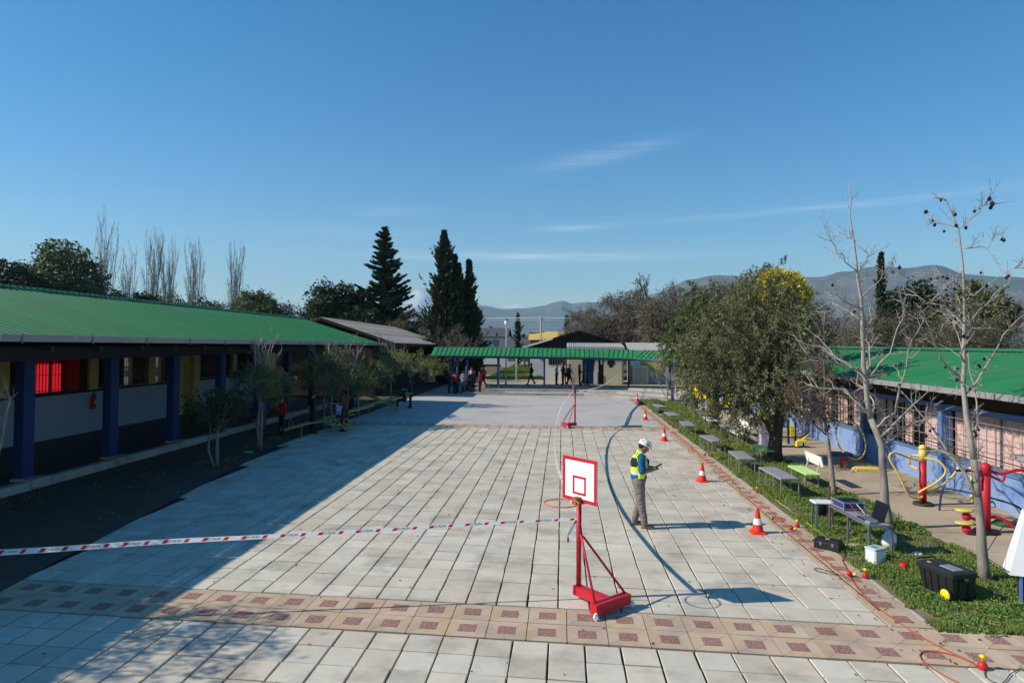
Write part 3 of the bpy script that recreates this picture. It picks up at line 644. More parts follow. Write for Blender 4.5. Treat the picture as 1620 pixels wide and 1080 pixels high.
q = MB(); q.prism([(0,0)],0,0) if False else None
def decal(pts, y, m, name):
    k = MB(); n = len(pts); k.add([(a,y,b) for a,b in pts]+[(a,y+.01,b) for a,b in pts], [tuple(range(n)), tuple(range(2*n-1,n-1,-1))]+[(n+i,n+(i+1)%n,(i+1)%n,i) for i in range(n)]); return inb(name, k, m, KB)
decal([(3.45,2.0),(3.5,2.3),(3.65,2.5),(3.9,2.5),(4.02,2.3),(4.05,2.0),(3.9,1.95),(3.85,1.7),(3.6,1.7),(3.58,1.95)], 52.238, M['black'], 'mural_silhouette')
decal([(3.45,.95),(3.7,1.1),(3.6,1.35),(3.85,1.35),(4.0,1.65),(4.08,1.4),(3.95,1.2),(4.0,1.0),(3.75,.95),(3.6,.75)], 52.238, mat('mural_pink',(.70,.10,.10),.8), 'mural_splash')
kbox('dado', (3.2,52.235,.5),(4.59,52.249,1.75), mat('mural_cream',(.62,.56,.36),.85,.1,3))
# dark gabled hall behind with white walls
HB = thing('gabled_hall', 'dark brown gabled hall rising behind the covered walkway', 'building', (1,64,0))
def hbox(name, lo, hi, m, P=HB): q = MB(); q.b2(lo, hi); return inb(name, q, m, P)
q = MB(); q.add([(-3.2,62,3.30),(1.55,62,4.72),(5.6,62,3.5),(5.6,62,2.6),(-3.2,62,2.6)], [(4,3,2,1,0)]); inb('gable', q, M['dwood'], HB)
for i in range(14): x = -2.6+.58*i; q = MB(); zt = 3.3+(x+3.2)*.299 if x < 1.55 else 4.72-(x-1.55)*.301; q.b2((x,61.93,2.6),(x+.05,61.99,max(2.7,zt-.12))); inb('board_joint', q, M['black'], HB)
q = MB(); q.add([(-3.6,61.6,3.22),(1.55,61.6,4.78),(1.55,76,4.78),(-3.6,76,3.22)], [(0,3,2,1)]); q.add([(1.55,61.6,4.78),(6.2,61.6,3.38),(6.2,76,3.38),(1.55,76,4.78)], [(0,3,2,1)]); q.add([(-3.6,61.6,3.16),(1.55,61.6,4.72),(1.55,76,4.72),(-3.6,76,3.16)], [(0,1,2,3)]); inb('roof', q, M['droof'], HB)
q = MB(); q.bar((-3.6,61.58,3.2),(-.9,61.58,4.02),.05,.16); inb('bargeboard', q, M['white'], HB); q = MB(); q.bar((-.9,61.58,4.02),(1.55,61.58,4.76),.05,.10); q.bar((1.55,61.58,4.76),(6.2,61.58,3.36),.05,.10); inb('bargeboard', q, M['dwood'], HB)
hbox('wall', (-3.0,62.1,.3),(5.4,75,2.7), M['whitew'])
# white wall with dark barred window left of the kiosk
PB = thing('white_annex', 'white walled annex with dark barred window left of the cream service block', 'building', (-.5,53.2,.45))
hbox('wall', (-1.35,53.3,.45),(.44,53.5,3.0), M['whitew'], PB); hbox('window', (-1.1,53.27,1.9),(.35,53.299,2.85), M['black'], PB)
for i in range(7): hbox('window_bar', (-1.0+.2*i,53.24,1.9),(-.97+.2*i,53.268,2.85), M['steel'], PB)
# far buildings
F1 = thing('far_white_shed', 'long white walled shed with grey roof far behind the cypresses', 'building', (-14,110,0))
hbox('wall', (-24,110,0),(-9.2,118,4.7), M['whitew'], F1)
q = MB(); q.add([(-24.5,109.5,4.6),(-8.9,109.5,4.6),(-8.9,114,6.1),(-24.5,114,6.1)], [(0,1,2,3)]); q.add([(-24.5,118.5,4.6),(-8.9,118.5,4.6),(-8.9,114,6.1),(-24.5,114,6.1)], [(3,2,1,0)]); q.b2((-24.5,109.48,4.45),(-8.9,109.55,4.62)); inb('roof', q, M['droof'], F1)
for i in range(11): hbox('window', (-23+1.3*i,109.95,2.9),(-22.1+1.3*i,109.99,4.0), M['steel'], F1)
F2 = thing('far_yellow_roof_hall', 'long low hall with bright yellow ochre roof band behind the gabled hall', 'building', (0,92,0))
q = MB(); q.add([(-4.6,90,4.0),(5.4,90,4.0),(5.4,94,5.2),(-4.6,94,5.2)], [(0,1,2,3)]); q.add([(-4.6,98,4.0),(5.4,98,4.0),(5.4,94,5.2),(-4.6,94,5.2)], [(3,2,1,0)]); inb('roof', q, M['yroof'], F2); hbox('wall', (-4.3,90.5,0),(5.1,97.5,4.05), M['dwood'], F2)
F3 = thing('far_white_house', 'white low house seen through the posts beyond the far lawn', 'house', (-7,98,0))
hbox('wall', (-9,98,0),(-2.2,104,2.9), M['whitew'], F3); q = MB(); q.add([(-9.4,97.5,2.85),(-1.8,97.5,2.85),(-1.8,101,4.2),(-9.4,101,4.2)], [(0,1,2,3)]); q.add([(-9.4,104.5,2.85),(-1.8,104.5,2.85),(-1.8,101,4.2),(-9.4,101,4.2)], [(3,2,1,0)]); inb('roof', q, M['droof'], F3)
for x in (-8,-6.2,-4.4): hbox('window', (x,97.96,1.0),(x+.9,97.99,2.1), M['steel'], F3)
F4 = thing('cream_annex', 'cream and yellow walled annex at the right end of the covered walkway', 'building', (7.5,54,.45))
hbox('wall', (5.5,54.5,.45),(12,57.5,3.1), M['creamw'], F4); hbox('yellow_panel', (6.3,54.44,1.5),(8.0,54.48,2.9), mat('ochre_panel',(.62,.42,.10),.8,.1,3), F4); q = MB(); q.add([(5.2,54.2,3.1),(12.3,54.2,3.1),(12.3,56.2,3.7),(5.2,56.2,3.7)], [(0,1,2,3)]); inb('roof', q, M['zinc'], F4)
hbox('window', (8.6,54.44,1.3),(10.2,54.48,2.3), M['steel'], F4)
AC = thing('air_conditioner', 'white air conditioner unit on a grey cabinet right of the service block', 'air conditioner', (5.75,53.6,1.9)); q = MB(); q.bev((0,0,.35),(.75,.35,.8),.03); obj('case', q, M['white'], AC); q = MB(); q.tube([(.12+.22*math.cos(a),-.18,.35+.22*math.sin(a)) for a in [i*.524 for i in range(12)]], .02, 5, closed=True); obj('fan_guard', q, M['steel'], AC)
CB = thing('storage_cabinet', 'cream louvred cabinet standing below the air conditioner', 'cabinet', (6.1,53.3,.45)); q = MB(); q.bev((0,0,.72),(1.25,.5,1.44),.02); obj('case', q, M['creamw'], CB)
for i in range(6): q = MB(); q.b2((-.5,-.27,.25+.18*i),(.5,-.252,.33+.18*i)); obj('louvre', q, M['gutter'], CB)

# ------------------------------------------------------------------ hills, snowy range and haze
def ridge(name, dist, depth, prof, m, bump, seed, nr=22, na=220):
    az = [math.atan((p[0]-810)/1060)-_yaw for p in prof]; el = [(541-p[1])/1060 for p in prof]
    vs = []; fs = []
    for i in range(na+1):
        a = az[0] + (az[-1]-az[0])*i/na; k = 0
        while k < len(az)-2 and a > az[k+1]: k += 1
        t = (a-az[k])/(az[k+1]-az[k]); t = t*t*(3-2*t); e = el[k]*(1-t)+el[k+1]*t
        for j in range(nr+1):
            u = j/nr; d = dist - depth*.75 + depth*1.5*u; x, y = d*math.sin(a), d*math.cos(a)
            sh = math.sin(math.pi*min(1, u/.5*.5+.0)) if u < .5 else math.cos((u-.5)*math.pi)
            ns = noise.fractal(Vector((x/900+seed, y/900, seed)), .9, 2.1, 6)
            rg = 1-abs(noise.noise(Vector((x/420+seed, y/420, 3))))*1.7
            z = e*dist*math.cos(a+_yaw)*sh*(1 + bump*ns*(1.3-sh) ) + (rg-.5)*bump*e*dist*.35*(1-sh**6)*min(1,sh*2) + (ns*bump*e*dist*.10)
            vs.append((x, y, z - 6*(1-sh)))
    for i in range(na):
        for j in range(nr): b = i*(nr+1)+j; fs.append((b, b+nr+1, b+nr+2, b+1))
    me = bpy.data.meshes.new(name); me.from_pydata(vs, [], fs); me.materials.append(m); me.polygons.foreach_set('use_smooth', [True]*len(fs)); me.update()
    return struct(link(name, me))
hillm = mat('hill_scrub', (.075,.085,.085), 1, .3, .004, wear=((.14,.12,.09),.5,.62), wscale=.008, world=True)
snowm = mat('snow_rock', (.62,.64,.68), 1, .15, .001, wear=((.20,.21,.24),.50,.60), wscale=.0018, world=True)
ridge('right_hill', 4300, 1600, [(960,530),(1000,500),(1040,462),(1090,443),(1140,437),(1200,436),(1250,432),(1300,431),(1340,424),(1370,418),(1400,417),(1440,421),(1480,417),(1530,430),(1600,434),(1700,442),(1850,450),(2100,470)], hillm, .16, 4)
ridge('far_blue_hill', 6300, 1700, [(600,505),(680,495),(745,482),(765,484),(800,488),(830,487),(860,482),(875,477),(890,474),(905,478),(925,476),(945,476),(980,470),(1100,470)], hillm, .14, 11)
ridge('snowy_range', 8200, 900, [(-300,500),(0,492),(150,486),(300,478),(360,483),(430,480),(480,487),(560,490),(610,478),(640,463),(665,455),(685,456),(705,464),(730,476),(780,483),(820,482),(900,492),(1000,495)], snowm, .22, 21, 26, 300)
hz = MB(); hz.b2((-9500,-1500,-8),(9500,9700,900)); hm = bpy.data.materials.new('haze'); hm.use_nodes = True; _n = hm.node_tree.nodes; _n.clear()
_o = _n.new('ShaderNodeOutputMaterial'); _v = _n.new('ShaderNodeVolumePrincipled'); _v.inputs['Density'].default_value = .00011; _v.inputs['Color'].default_value = (.50,.82,1,1); _v.inputs['Anisotropy'].default_value = .1
hm.node_tree.links.new(_v.outputs[0], _o.inputs['Volume']); hazeo = stuff(obj('haze', hz, hm))
# ------------------------------------------------------------------ trees
def clusters(lobes, ncl, per, sig, rs, shell=.55, cut=None):
    vol = np.array([l[3]*l[4]*l[5] for l in lobes])**.75; vol /= vol.sum(); out = []
    for l, f in zip(lobes, vol):
        m = max(3, int(ncl*f)); d = rs.normal(size=(m,3)); d /= np.linalg.norm(d,axis=1,keepdims=True)
        rr = shell+(1.06-shell)*rs.random((m,1))**.6; rr = rr*np.where(rs.random((m,1)) < .12, rs.uniform(1.0,1.28,(m,1)), 1); c = np.array(l[:3])+d*rr*np.array(l[3:6])
        if cut is not None: c = c[c[:,2] > cut]
        k = per*(.4+1.2*rs.random(len(c))); 
        for ci, ki in zip(c, k.astype(int)): out.append(ci+rs.normal(size=(max(ki,2),3))*sig*np.array([1,1,.7]))
    return np.concatenate(out)
def wig(a, b, n, amp, rg):
    a, b = Vector(a), Vector(b); L = (b-a).length; out = []
    for i in range(n+1):
        t = i/n; o = Vector((rg.gauss(0,1), rg.gauss(0,1), rg.gauss(0,.6)))*amp*L*math.sin(math.pi*t) if 0 < t < 1 else Vector((0,0,0)); out.append(a.lerp(b,t)+o)
    return out
def grow(mb, p, d, L, r, lev, top, rg, o, tips=None):
    n = 4 if lev < 2 else 3; pts = [p]; q = p; dd = d.copy()
    for i in range(n):
        dd = (dd + Vector((rg.gauss(0,1), rg.gauss(0,1), rg.gauss(0,1)))*o['wob'] + Vector((0,0,o['trop']))).normalized(); q = q+dd*L/n; pts.append(q)
    rr = [max(o['rmin'], r*(1-.62*i/n)) for i in range(n+1)]
    mb.tube(pts, rr, 6 if lev == 0 else (4 if lev == 1 else 3), caps=False, smooth=lev < 2)
    if tips is not None and lev >= top-1: tips.append(pts[-1]); tips.append(pts[-2])
    if lev >= top: return
    for k in range(o['n'][lev]):
        t = o['from']+(1-o['from'])*(k+rg.random())/o['n'][lev]; f = t*n; i = min(int(f), n-1); s = pts[i].lerp(pts[i+1], f-i)
        ax = (pts[i+1]-pts[i]).normalized(); side = ax.orthogonal().normalized(); side.rotate(Matrix.Rotation(rg.uniform(0,6.283)+k*2.4, 3, ax))
        a = R(rg.uniform(*o['ang'])); nd = (ax*math.cos(a)+side*math.sin(a)).normalized()
        grow(mb, s, nd, L*o['len']*rg.uniform(.6,1.1)*(1.15-.55*t), max(o['rmin'], r*.5*(1-.4*t)), lev+1, top, rg, o, tips)
def bare_tree(label, group, loc, h, seed, o, m=None, trunk_m=None, trunk_h=.3, r=.16, lean=0, cat='tree', leaves=None, top=3, tm=None):
    rg = random.Random(seed); t = thing('bare_tree', label, cat, loc, 0, group); tr = MB(); cr = MB(); tips = []
    pts = wig((0,0,-.1), (lean,0,h*trunk_h), 5, .02, rg); tr.tube(pts, [r*(1.25-.45*i/5) for i in range(6)], 8)
    for k in range(o['stems']):
        a = rg.uniform(0,6.28)+k*6.28/o['stems']; s = R(o['spread'])*rg.uniform(.4,1.1); d = Vector((math.sin(s)*math.cos(a), math.sin(s)*math.sin(a), math.cos(s)))
        grow(cr, pts[-1]-Vector((0,0,.1)), d, h*(1-trunk_h)*o.get('stemlen',.7)*rg.uniform(.8,1.1), r*.62, 0, top, rg, o, tips)
    obj('trunk', tr, trunk_m or M['bark'], t); obj('crown', cr, m or M['twig'], t)
    if leaves:
        rs_ = np.random.RandomState(seed); P = np.array([tuple(v) for v in tips]); n = leaves[0]; P = P[rs_.randint(0,len(P),n)]+rs_.normal(size=(n,3))*leaves[2]; link('leaves', np_mesh('leaves', cards(P, leaves[1], leaves[1]*.5, rs_), 4, leaves[3]), t)
    return t
# --- traced main limbs of the three bare street trees beside the lawn, each limb turned to its own depth
def limb_tree(name, label, loc, L, limbs, r0, seed, tw, balls=None, dead=None, twn=1.0, tm='bark', bm='barkl'):
    rg = random.Random(seed); t = thing(name, label, 'tree', loc); bx_, by_ = loc[0], loc[1]; tr = MB(); cr = MB(); tips = []
    LP = [Vector((x-bx_, .10*math.sin(z*1.3+seed), z)) for x, z in L]; zt = LP[-1].z
    LP[0].z = -.1
    rad = [max(.009, r0*(1-.93*min(1,max(0,p.z/zt))**.85)) for p in LP]; rad[0] = r0*1.25
    fine = []; fr = []
    for a, b, ra, rb in zip(LP[:-1], LP[1:], rad[:-1], rad[1:]):
        k = max(1, int((b-a).length/.3))
        for i in range(k): fine.append(a.lerp(b,i/k)+Vector((rg.gauss(0,.012), rg.gauss(0,.012), 0))); fr.append(ra+(rb-ra)*i/k)
    fine.append(LP[-1]); fr.append(rad[-1]); cut = next(i for i, p in enumerate(fine) if p.z > zt*.30)
    tr.tube(fine[:cut+1], [q*rg.uniform(.97,1.03) for q in fr[:cut+1]], 12); cr.tube(fine[cut:], fr[cut:], 7)
    for i in range(0, cut-1, 3):
        pass
    def twigs(pts, r, n, ln, lev=0):
        for k in range(n):
            i = rg.randrange(len(pts)-1); s = pts[i].lerp(pts[i+1], rg.random()); ax = (pts[i+1]-pts[i]).normalized()
            side = ax.orthogonal().normalized(); side.rotate(Matrix.Rotation(rg.uniform(0,6.28),3,ax)); a = R(rg.uniform(30,65)); d = (ax*math.cos(a)+side*math.sin(a)+Vector((0,0,.18))).normalized()
            l = ln*rg.uniform(.25,1.15); q = wig(s, s+d*l, 4, .03, rg); cr.tube(q, [max(.0035, r*(1-.7*j/4)) for j in range(5)], 3, caps=False, smooth=False); tips.append(q[-1]); tips.append(q[2])
            if lev < 1: twigs(q, r*.62, rg.randint(2,4), ln*.42, lev+1)
    for pl in limbs:
        z0 = pl[0][1]; f = min(1, z0/zt); rs0 = max(.010, r0*(1-.93*f**.85)*.50); tot = sum(math.hypot(a[0]-b[0],a[1]-b[1]) for a,b in zip(pl[:-1],pl[1:])); dy = rg.choice((-1,1))*rg.uniform(.15,.55)*tot; acc = 0; P = []
        for i, q in enumerate(pl):
            if i: acc += math.hypot(q[0]-pl[i-1][0], q[1]-pl[i-1][1])
            P.append(Vector((q[0]-bx_, dy*acc/tot+.10*math.sin(z0*1.3+seed), q[1])))
        k = []; 
        for a, b in zip(P[:-1], P[1:]):
            for i in range(3): k.append(a.lerp(b,i/3)+Vector((rg.gauss(0,.018),rg.gauss(0,.018),rg.gauss(0,.018)))*(0 if (i == 0 and a is P[0]) else 1))
        k.append(P[-1]); m = len(k)-1; cr.tube(k, [max(.005, rs0*(1-.8*i/m)) for i in range(m+1)], 6)
        twigs(k, rs0*.4, int((6+tot*5)*twn), tw)
    twigs(fine[cut:], .010, int(20*twn), tw*.75)
    # extra limbs behind and in front, so the crown is round from the side too
    for k in range(int(7*twn)):
        i = rg.randrange(cut, len(fine)-2); s = fine[i]; a = rg.choice((1,-1))*rg.uniform(50,130); l = (zt-s.z)*.35+.45; d = Vector((math.cos(R(a))*.7, math.sin(R(a)), .55)).normalized(); q = wig(s, s+d*l, 6, .05, rg); cr.tube(q, [max(.005, fr[i]*.5*(1-.8*j/6)) for j in range(7)], 5); twigs(q, .008, 7, tw)
    obj('trunk', tr, M[tm], t); obj('crown', cr, M[bm], t)
    if balls:
        bmh = MB(); bmh.ell((0,0,0),(.5,.5,.5),8)
        for k in range(12):
            d = Vector((rg.gauss(0,1),rg.gauss(0,1),rg.gauss(0,1))).normalized(); bmh.tube([d*.45, d*.62], [.08,.02], 3, smooth=False)
        bme_ = bmh.mesh('seed_ball', M['seed']); stem = MB()
        for k in range(balls):
            p = rg.choice(tips)
            if p.z < 2.2 and rg.random() < .7: continue
            dr_ = rg.uniform(.02,.07); s = rg.uniform(.036,.060); q = link('seed_ball', bme_, t, p-Vector((rg.uniform(-.02,.02),rg.uniform(-.02,.02),dr_))); q.scale = (s,s,s*1.15); stem.tube([p, Vector(q.location)], .004, 3, smooth=False)
        stuff(obj('seed_stalks', stem, M['twig'], t))
    if dead:
        rs_ = np.random.RandomState(seed); P = np.array([tuple(v) for v in tips if v.z < 3.4]); n = dead; P = P[rs_.randint(0,len(P),n)]+rs_.normal(size=(n,3))*.05; link('leaves', np_mesh('leaves', cards(P, .06, .04, rs_, droop=.4), 4, M['deadleaf']), t)
    return t
limb_tree('bare_tree', 'tall slender bare tree with pale forked trunk behind the laptop table', (6.46,14.02,0), [(6.46,0),(6.43,.8),(6.42,1.63),(6.22,2.16),(6.1,2.94),(6.01,4.13),(5.93,4.99),(5.88,5.72),(5.82,6.25),(5.81,6.95)],
 [[(6.0,4.19),(5.71,4.23),(5.33,4.35)],[(5.97,4.39),(5.53,4.52),(5.31,4.69)],[(5.91,5.09),(5.65,5.29),(5.43,5.48),(5.17,5.82)],[(6.28,1.95),(6.6,2.29),(6.7,3.07),(6.73,3.74),(6.87,4.13)],[(6.37,1.75),(6.77,2.33),(7.08,2.78)],[(6.08,3.07),(5.46,3.27),(4.88,3.45),(4.62,3.66)],[(6.2,2.26),(5.78,2.73),(5.14,2.8)],[(6.02,3.97),(6.26,4.19),(6.29,4.52)],[(5.89,5.73),(5.68,5.9),(5.56,6.02)],[(6.13,2.95),(6.47,3.47),(6.6,4.23),(6.42,4.74)],[(6.42,1.63),(6.96,2.08),(7.68,2.47)]], .088, 11, .50, balls=5)
limb_tree('bare_tree', 'bare tree hung with dark round seed balls beside the black wheeled tool chest', (6.59,11.17,0), [(6.59,0),(6.56,.8),(6.53,1.52),(6.47,2.51),(6.41,3.04),(6.39,3.71),(6.35,4.35),(6.32,4.91),(6.25,5.49),(6.15,5.81),(6.08,5.97),(5.97,6.01)],
 [[(6.33,4.44),(5.99,4.63),(5.78,4.7)],[(6.31,4.71),(6.1,4.79),(5.58,4.8),(5.35,4.77)],[(6.31,4.84),(5.94,4.31)],[(6.38,4.0),(6.06,4.24),(5.75,4.38)],[(6.41,3.93),(6.67,4.31),(6.94,4.77)],[(6.41,3.04),(6.27,3.13),(5.78,3.6),(5.51,4.06)],[(6.44,2.86),(6.76,3.5),(6.9,3.93),(7.14,4.24)],[(6.4,3.71),(6.47,4.32),(6.43,4.74)],[(6.23,5.51),(6.14,5.58),(5.92,5.61),(5.85,5.57)],[(6.32,5.18),(6.61,5.24),(6.83,5.49)],[(6.53,1.52),(6.65,2.22),(6.79,2.72),(6.82,3.52)],[(6.54,1.22),(6.23,1.81),(5.93,2.4),(5.54,2.9)]], .074, 23, .38, balls=95, twn=.85)
limb_tree('bare_tree', 'small bushy bare tree with a few brown leaves behind the end of the lawn tables', (6.63,16.95,0), [(6.63,0),(6.55,.9),(6.45,1.8),(6.39,2.8),(6.37,3.73),(6.34,4.5)],
 [[(6.45,1.8),(6.03,2.17),(5.51,2.79),(5.36,3.41)],[(6.45,1.8),(6.93,2.19),(7.26,2.81)],[(6.42,2.18),(5.88,2.48),(5.43,2.55)],[(6.39,2.8),(6.71,3.26),(6.86,4.04)],[(6.39,2.64),(6.11,3.26),(5.96,4.19)],[(6.5,1.41),(5.9,1.94),(5.3,2.4)]], .062, 31, .6, dead=700, twn=1.5, bm='twig')
# slender saplings further along the lawn
sap = dict(n=(7,5,3), wob=.10, trop=.10, rmin=.006, ang=(25,55), len=.5, stems=3, spread=28, stemlen=.8, **{'from':.25})
for i, (x, y, h, lab) in enumerate(((7.15,32.6,4.6,'thin pale bare sapling between the white bench and the playground'),(6.93,26.2,3.6,'slim bare sapling beside the lilac litter bin'),(6.5,42.2,4.2,'several stemmed bare shrub tree at the far end of the lawn'),(7.25,38.2,3.8,'slight bare sapling standing by the blue slide'))):
    bare_tree(lab, None, (x,y,0), h, 50+i, sap, M['barkl'], M['barkl'], .35 if i != 2 else .06, .05, top=2)
# --- big evergreen beside the walkway
def strands(lobes, ncl, per, rs, ln, drp, sig=.04, shell=.45):
    vol = np.array([l[3]*l[4]*l[5] for l in lobes])**.72; vol /= vol.sum(); P = []; D = []; K = []
    for l, f in zip(lobes, vol):
        m = max(3, int(ncl*f))
        for _ in range(m):
            d = rs.normal(size=3); d /= np.linalg.norm(d); rr = shell+(1.02-shell)*rs.random()**.55
            if rs.random() < .10: rr *= rs.uniform(1.0,1.25)
            c = np.array(l[:3])+d*rr*np.array(l[3:6]); v = np.array([d[0],d[1],.25*d[2]])*.65+rs.normal(size=3)*.35+np.array([0,0,-drp if rs.random() < .8 else .6]); v /= np.linalg.norm(v); L = ln*rs.uniform(.4,1.5); k = int(per*rs.uniform(.5,1.4)*(.5+.5*L/ln)); t = rs.random((k,1))
            P.append(c+v*L*t+np.array([0,0,-1])*(.35*drp*L*t*t)+rs.normal(size=(k,3))*sig*(1.3-t*.7)); D.append(np.tile(v,(k,1))+rs.normal(size=(k,3))*.55); K.append(np.full(k, rs.choice(3, p=[.5,.3,.2])))
    return np.concatenate(P), np.concatenate(D), np.concatenate(K)
def leafy_tree(name, label, loc, lobes, trunk, leafm, ncl, per, sig, ll, lw, seed, extra=None, group=None, cut=None, branches=14, droop=.25, tm='barkd'):
    rs_ = np.random.RandomState(seed); rg = random.Random(seed); t = thing(name, label, 'tree', loc, 0, group); tr = MB()
    for pts, r in trunk:
        m = len(pts)-1; tr.tube(pts, [r*(1.15-.6*i/m) for i in range(m+1)], 10)
    top = Vector(trunk[0][0][-1])
    for k in range(branches):
        l = rg.choice(lobes); e = Vector((l[0]+rg.uniform(-.6,.6)*l[3], l[1]+rg.uniform(-.6,.6)*l[4], l[2]+rg.uniform(-.5,.6)*l[5])); q = wig(top-Vector((0,0,rg.uniform(0,.4))), e, 6, .06, rg); tr.tube(q, [max(.012, trunk[0][1]*.4*(1-.85*j/6)) for j in range(7)], 6)
    obj('trunk', tr, M[tm], t)
    if isinstance(leafm, (list, tuple)):
        P, D, K = strands(lobes, ncl, per, rs_, sig, droop*3); me = np_mesh('crown', cards(P, ll, lw, rs_, D=D), 4, list(leafm), K)
    else: P = clusters(lobes, ncl, per, sig, rs_, cut=cut); me = np_mesh('crown', cards(P, ll, lw, rs_, droop=droop), 4, leafm)
    link('crown', me, t)
    if extra:
        for nm, lb, n_, p_, s_, mm in extra: P = clusters(lb, n_, p_, s_, rs_, .7); link(nm, np_mesh(nm, cards(P, .09, .07, rs_), 4, mm), t)
    return t
leafy_tree('evergreen_tree', 'large dense evergreen tree with forked trunk beside the walkway', (6.59,21.48,0),
 [(0,0,4.0,1.35,1.5,1.5),(-1.1,.1,4.75,.85,1.0,.8),(-.25,.4,5.55,.75,.9,.62),(-.05,.1,5.9,.35,.4,.42),(.55,.2,4.5,.75,1.0,.8),(-1.9,-.2,3.8,.85,.9,.9),(-2.5,0,3.1,.6,.7,.8),(-1.5,-.3,2.6,1.0,.9,1.0),(-2.2,.1,1.9,.55,.6,.75),(-.5,-.5,2.5,1.15,1.1,.95),(.85,-.1,3.2,.8,1.0,1.1),(-1.3,0,1.45,.6,.6,.7),(.95,.1,2.0,.7,.7,.65),(-.3,-.1,1.75,.7,.7,.5),(-.9,.2,5.35,.3,.3,.35),(1.3,.1,3.9,.4,.4,.5)],
 [([(0,0,-.1),(.02,0,.5),(.08,.02,1.0),(.22,0,1.9),(.3,.1,3.0)], .21),([(.05,0,.75),(-.22,.05,1.3),(-.35,.1,2.0),(-.5,.1,3.2)], .13),([(.1,0,1.0),(.12,.2,1.8),(0,.3,3.6)], .10)], (M['leafA'],M['leafA2'],M['leafA3']), 1750, 34, .44, .10, .032, 3, branches=26)
leafy_tree('evergreen_tree', 'rounded olive green tree behind the lawn tables, left of the large evergreen', (6.9,31.0,0),
 [(-.5,0,4.1,1.6,1.6,1.5),(-1.5,.2,3.5,1.0,1.1,1.0),(.6,.3,5.0,1.5,1.6,1.3),(-.5,.5,5.6,1.0,1.2,.9),(-1.0,-.2,2.4,.9,1.0,.7),(.4,-.2,2.6,1.3,1.2,1.1),(1.6,0,3.8,1.2,1.3,1.5),(-1.3,0,4.6,.7,.8,.6)], [([(0,0,-.1),(.05,0,1.2),(-.1,0,2.4)], .17)], (M['leafB'],M['leafB2'],M['leafA3']), 1500, 32, .42, .12, .045, 4)
leafy_tree('blossom_tree', 'tree topped with bright yellow blossom behind the large evergreen', (8.05,27.2,0),
 [(-.1,0,4.6,1.3,1.4,1.5),(-.3,0,5.6,.95,1.0,.8),(-.9,.2,3.4,1.3,1.3,1.3)], [([(0,0,-.1),(0,0,1.6),(-.1,0,3.0)], .15)], (M['leafA'],M['leafA2'],M['leafA3']), 700, 30, .40, .11, .045, 6, extra=[('blossom',[(.05,-.5,6.25,.45,.5,.35),(.45,-.6,6.0,.7,.6,.55),(.75,-.8,5.5,.6,.5,.5),(.1,-.9,5.6,.8,.5,.4)],150,60,.10,M['mimosa'])])
# small trees on the shaded strip at the left
L = (('small_tree','small dark leafed tree with twin trunks nearest on the shaded strip',(-9.9,18.7,0),[(0,0,1.75,.75,.75,.55),(-.35,.1,1.5,.55,.5,.4),(.35,0,2.0,.5,.5,.4)],[([(0,0,-.1),(-.02,0,.7),(0,0,1.4)],.05),([(-.08,0,-.05),(-.28,0,.5),(-.25,.05,1.2)],.035)],(M['dgreen'],M['leafA3'],M['dgreen']),260,24,.28),
 ('small_tree','small tree with pale yellow green leaves and bare shoots on the shaded strip',(-10.0,21.7,0),[(.1,0,2.3,.9,.8,.5),(-.4,.1,2.5,.6,.5,.4),(.6,0,2.0,.55,.5,.4)],[([(0,0,-.1),(.02,0,.9),(0,0,1.9)],.05)],(M['leafB'],M['leafA3'],M['leafY']),250,22,.28),
 ('small_tree','broad leafy small tree over the seesaws on the shaded strip',(-9.7,27.6,0),[(0,0,2.1,1.5,1.1,.75),(1.0,0,2.0,.9,.8,.6),(-.9,.2,2.5,.8,.8,.6),(.2,.1,2.9,.6,.6,.5)],[([(0,0,-.1),(.02,0,.9),(0,0,1.7)],.07)],(M['leafB'],M['leafB2'],M['leafA3']),520,24,.34),
 ('small_tree','dense rounded small tree further along the shaded strip',(-9.9,32.0,0),[(0,0,2.2,1.2,1.1,.8),(.8,0,2.0,.8,.8,.6)],[([(0,0,-.1),(0,0,1.6)],.07)],(M['leafB'],M['leafA3'],M['leafB2']),330,24,.34),
 ('small_tree','flat topped yellow green tree at the far end of the shaded strip',(-8.6,37.5,0),[(0,0,2.55,1.6,1.3,.5),(1.2,0,2.2,.9,.8,.5),(-.9,0,2.8,.9,.8,.4)],[([(0,0,-.1),(.02,0,.9),(0,0,2.0)],.06)],(M['leafY'],M['leafY'],M['leafB']),380,24,.34),
 ('small_tree','leafy tree just beyond the left edge that dapples the tiles with shade',(-10.9,6.6,0),[(0,0,4.1,1.5,1.0,.75),(.9,.7,3.8,.9,.7,.5),(-.8,-.5,4.3,.8,.7,.5)],[([(0,0,-.1),(.05,0,1.8),(0,0,3.4)],.08)],M['leafY'],210,26,.13))
for i, a in enumerate(L):
    t = leafy_tree(a[0],a[1],a[2],a[3],a[4],a[5],a[6],a[7],a[8],.075,.034,70+i,branches=18,droop=.12,tm='bark')
shoot = dict(n=(6,5,3), wob=.09, trop=.14, rmin=.006, ang=(20,50), len=.5, stems=4, spread=24, stemlen=.85, **{'from':.2})
for i, (x, y, h, lab) in enumerate(((-10.35,22.3,4.0,'leafless young tree rising past the gutter at the left'),(-10.1,27.9,4.1,'leafless young tree above the seesaws, tips past the green roof edge'),(-10.1,31.0,4.0,'leafless grey young tree before the end of the green roof'),(-9.95,38.4,4.1,'leafless slim tree at the end of the green roofed wing'),(-10.4,11.6,3.2,'leafless twigs of a young tree at the left edge of the picture'))):
    bare_tree(lab, None, (x,y,0), h, 90+i, shoot, M['barkl'], M['bark'], .38, .05, top=2)
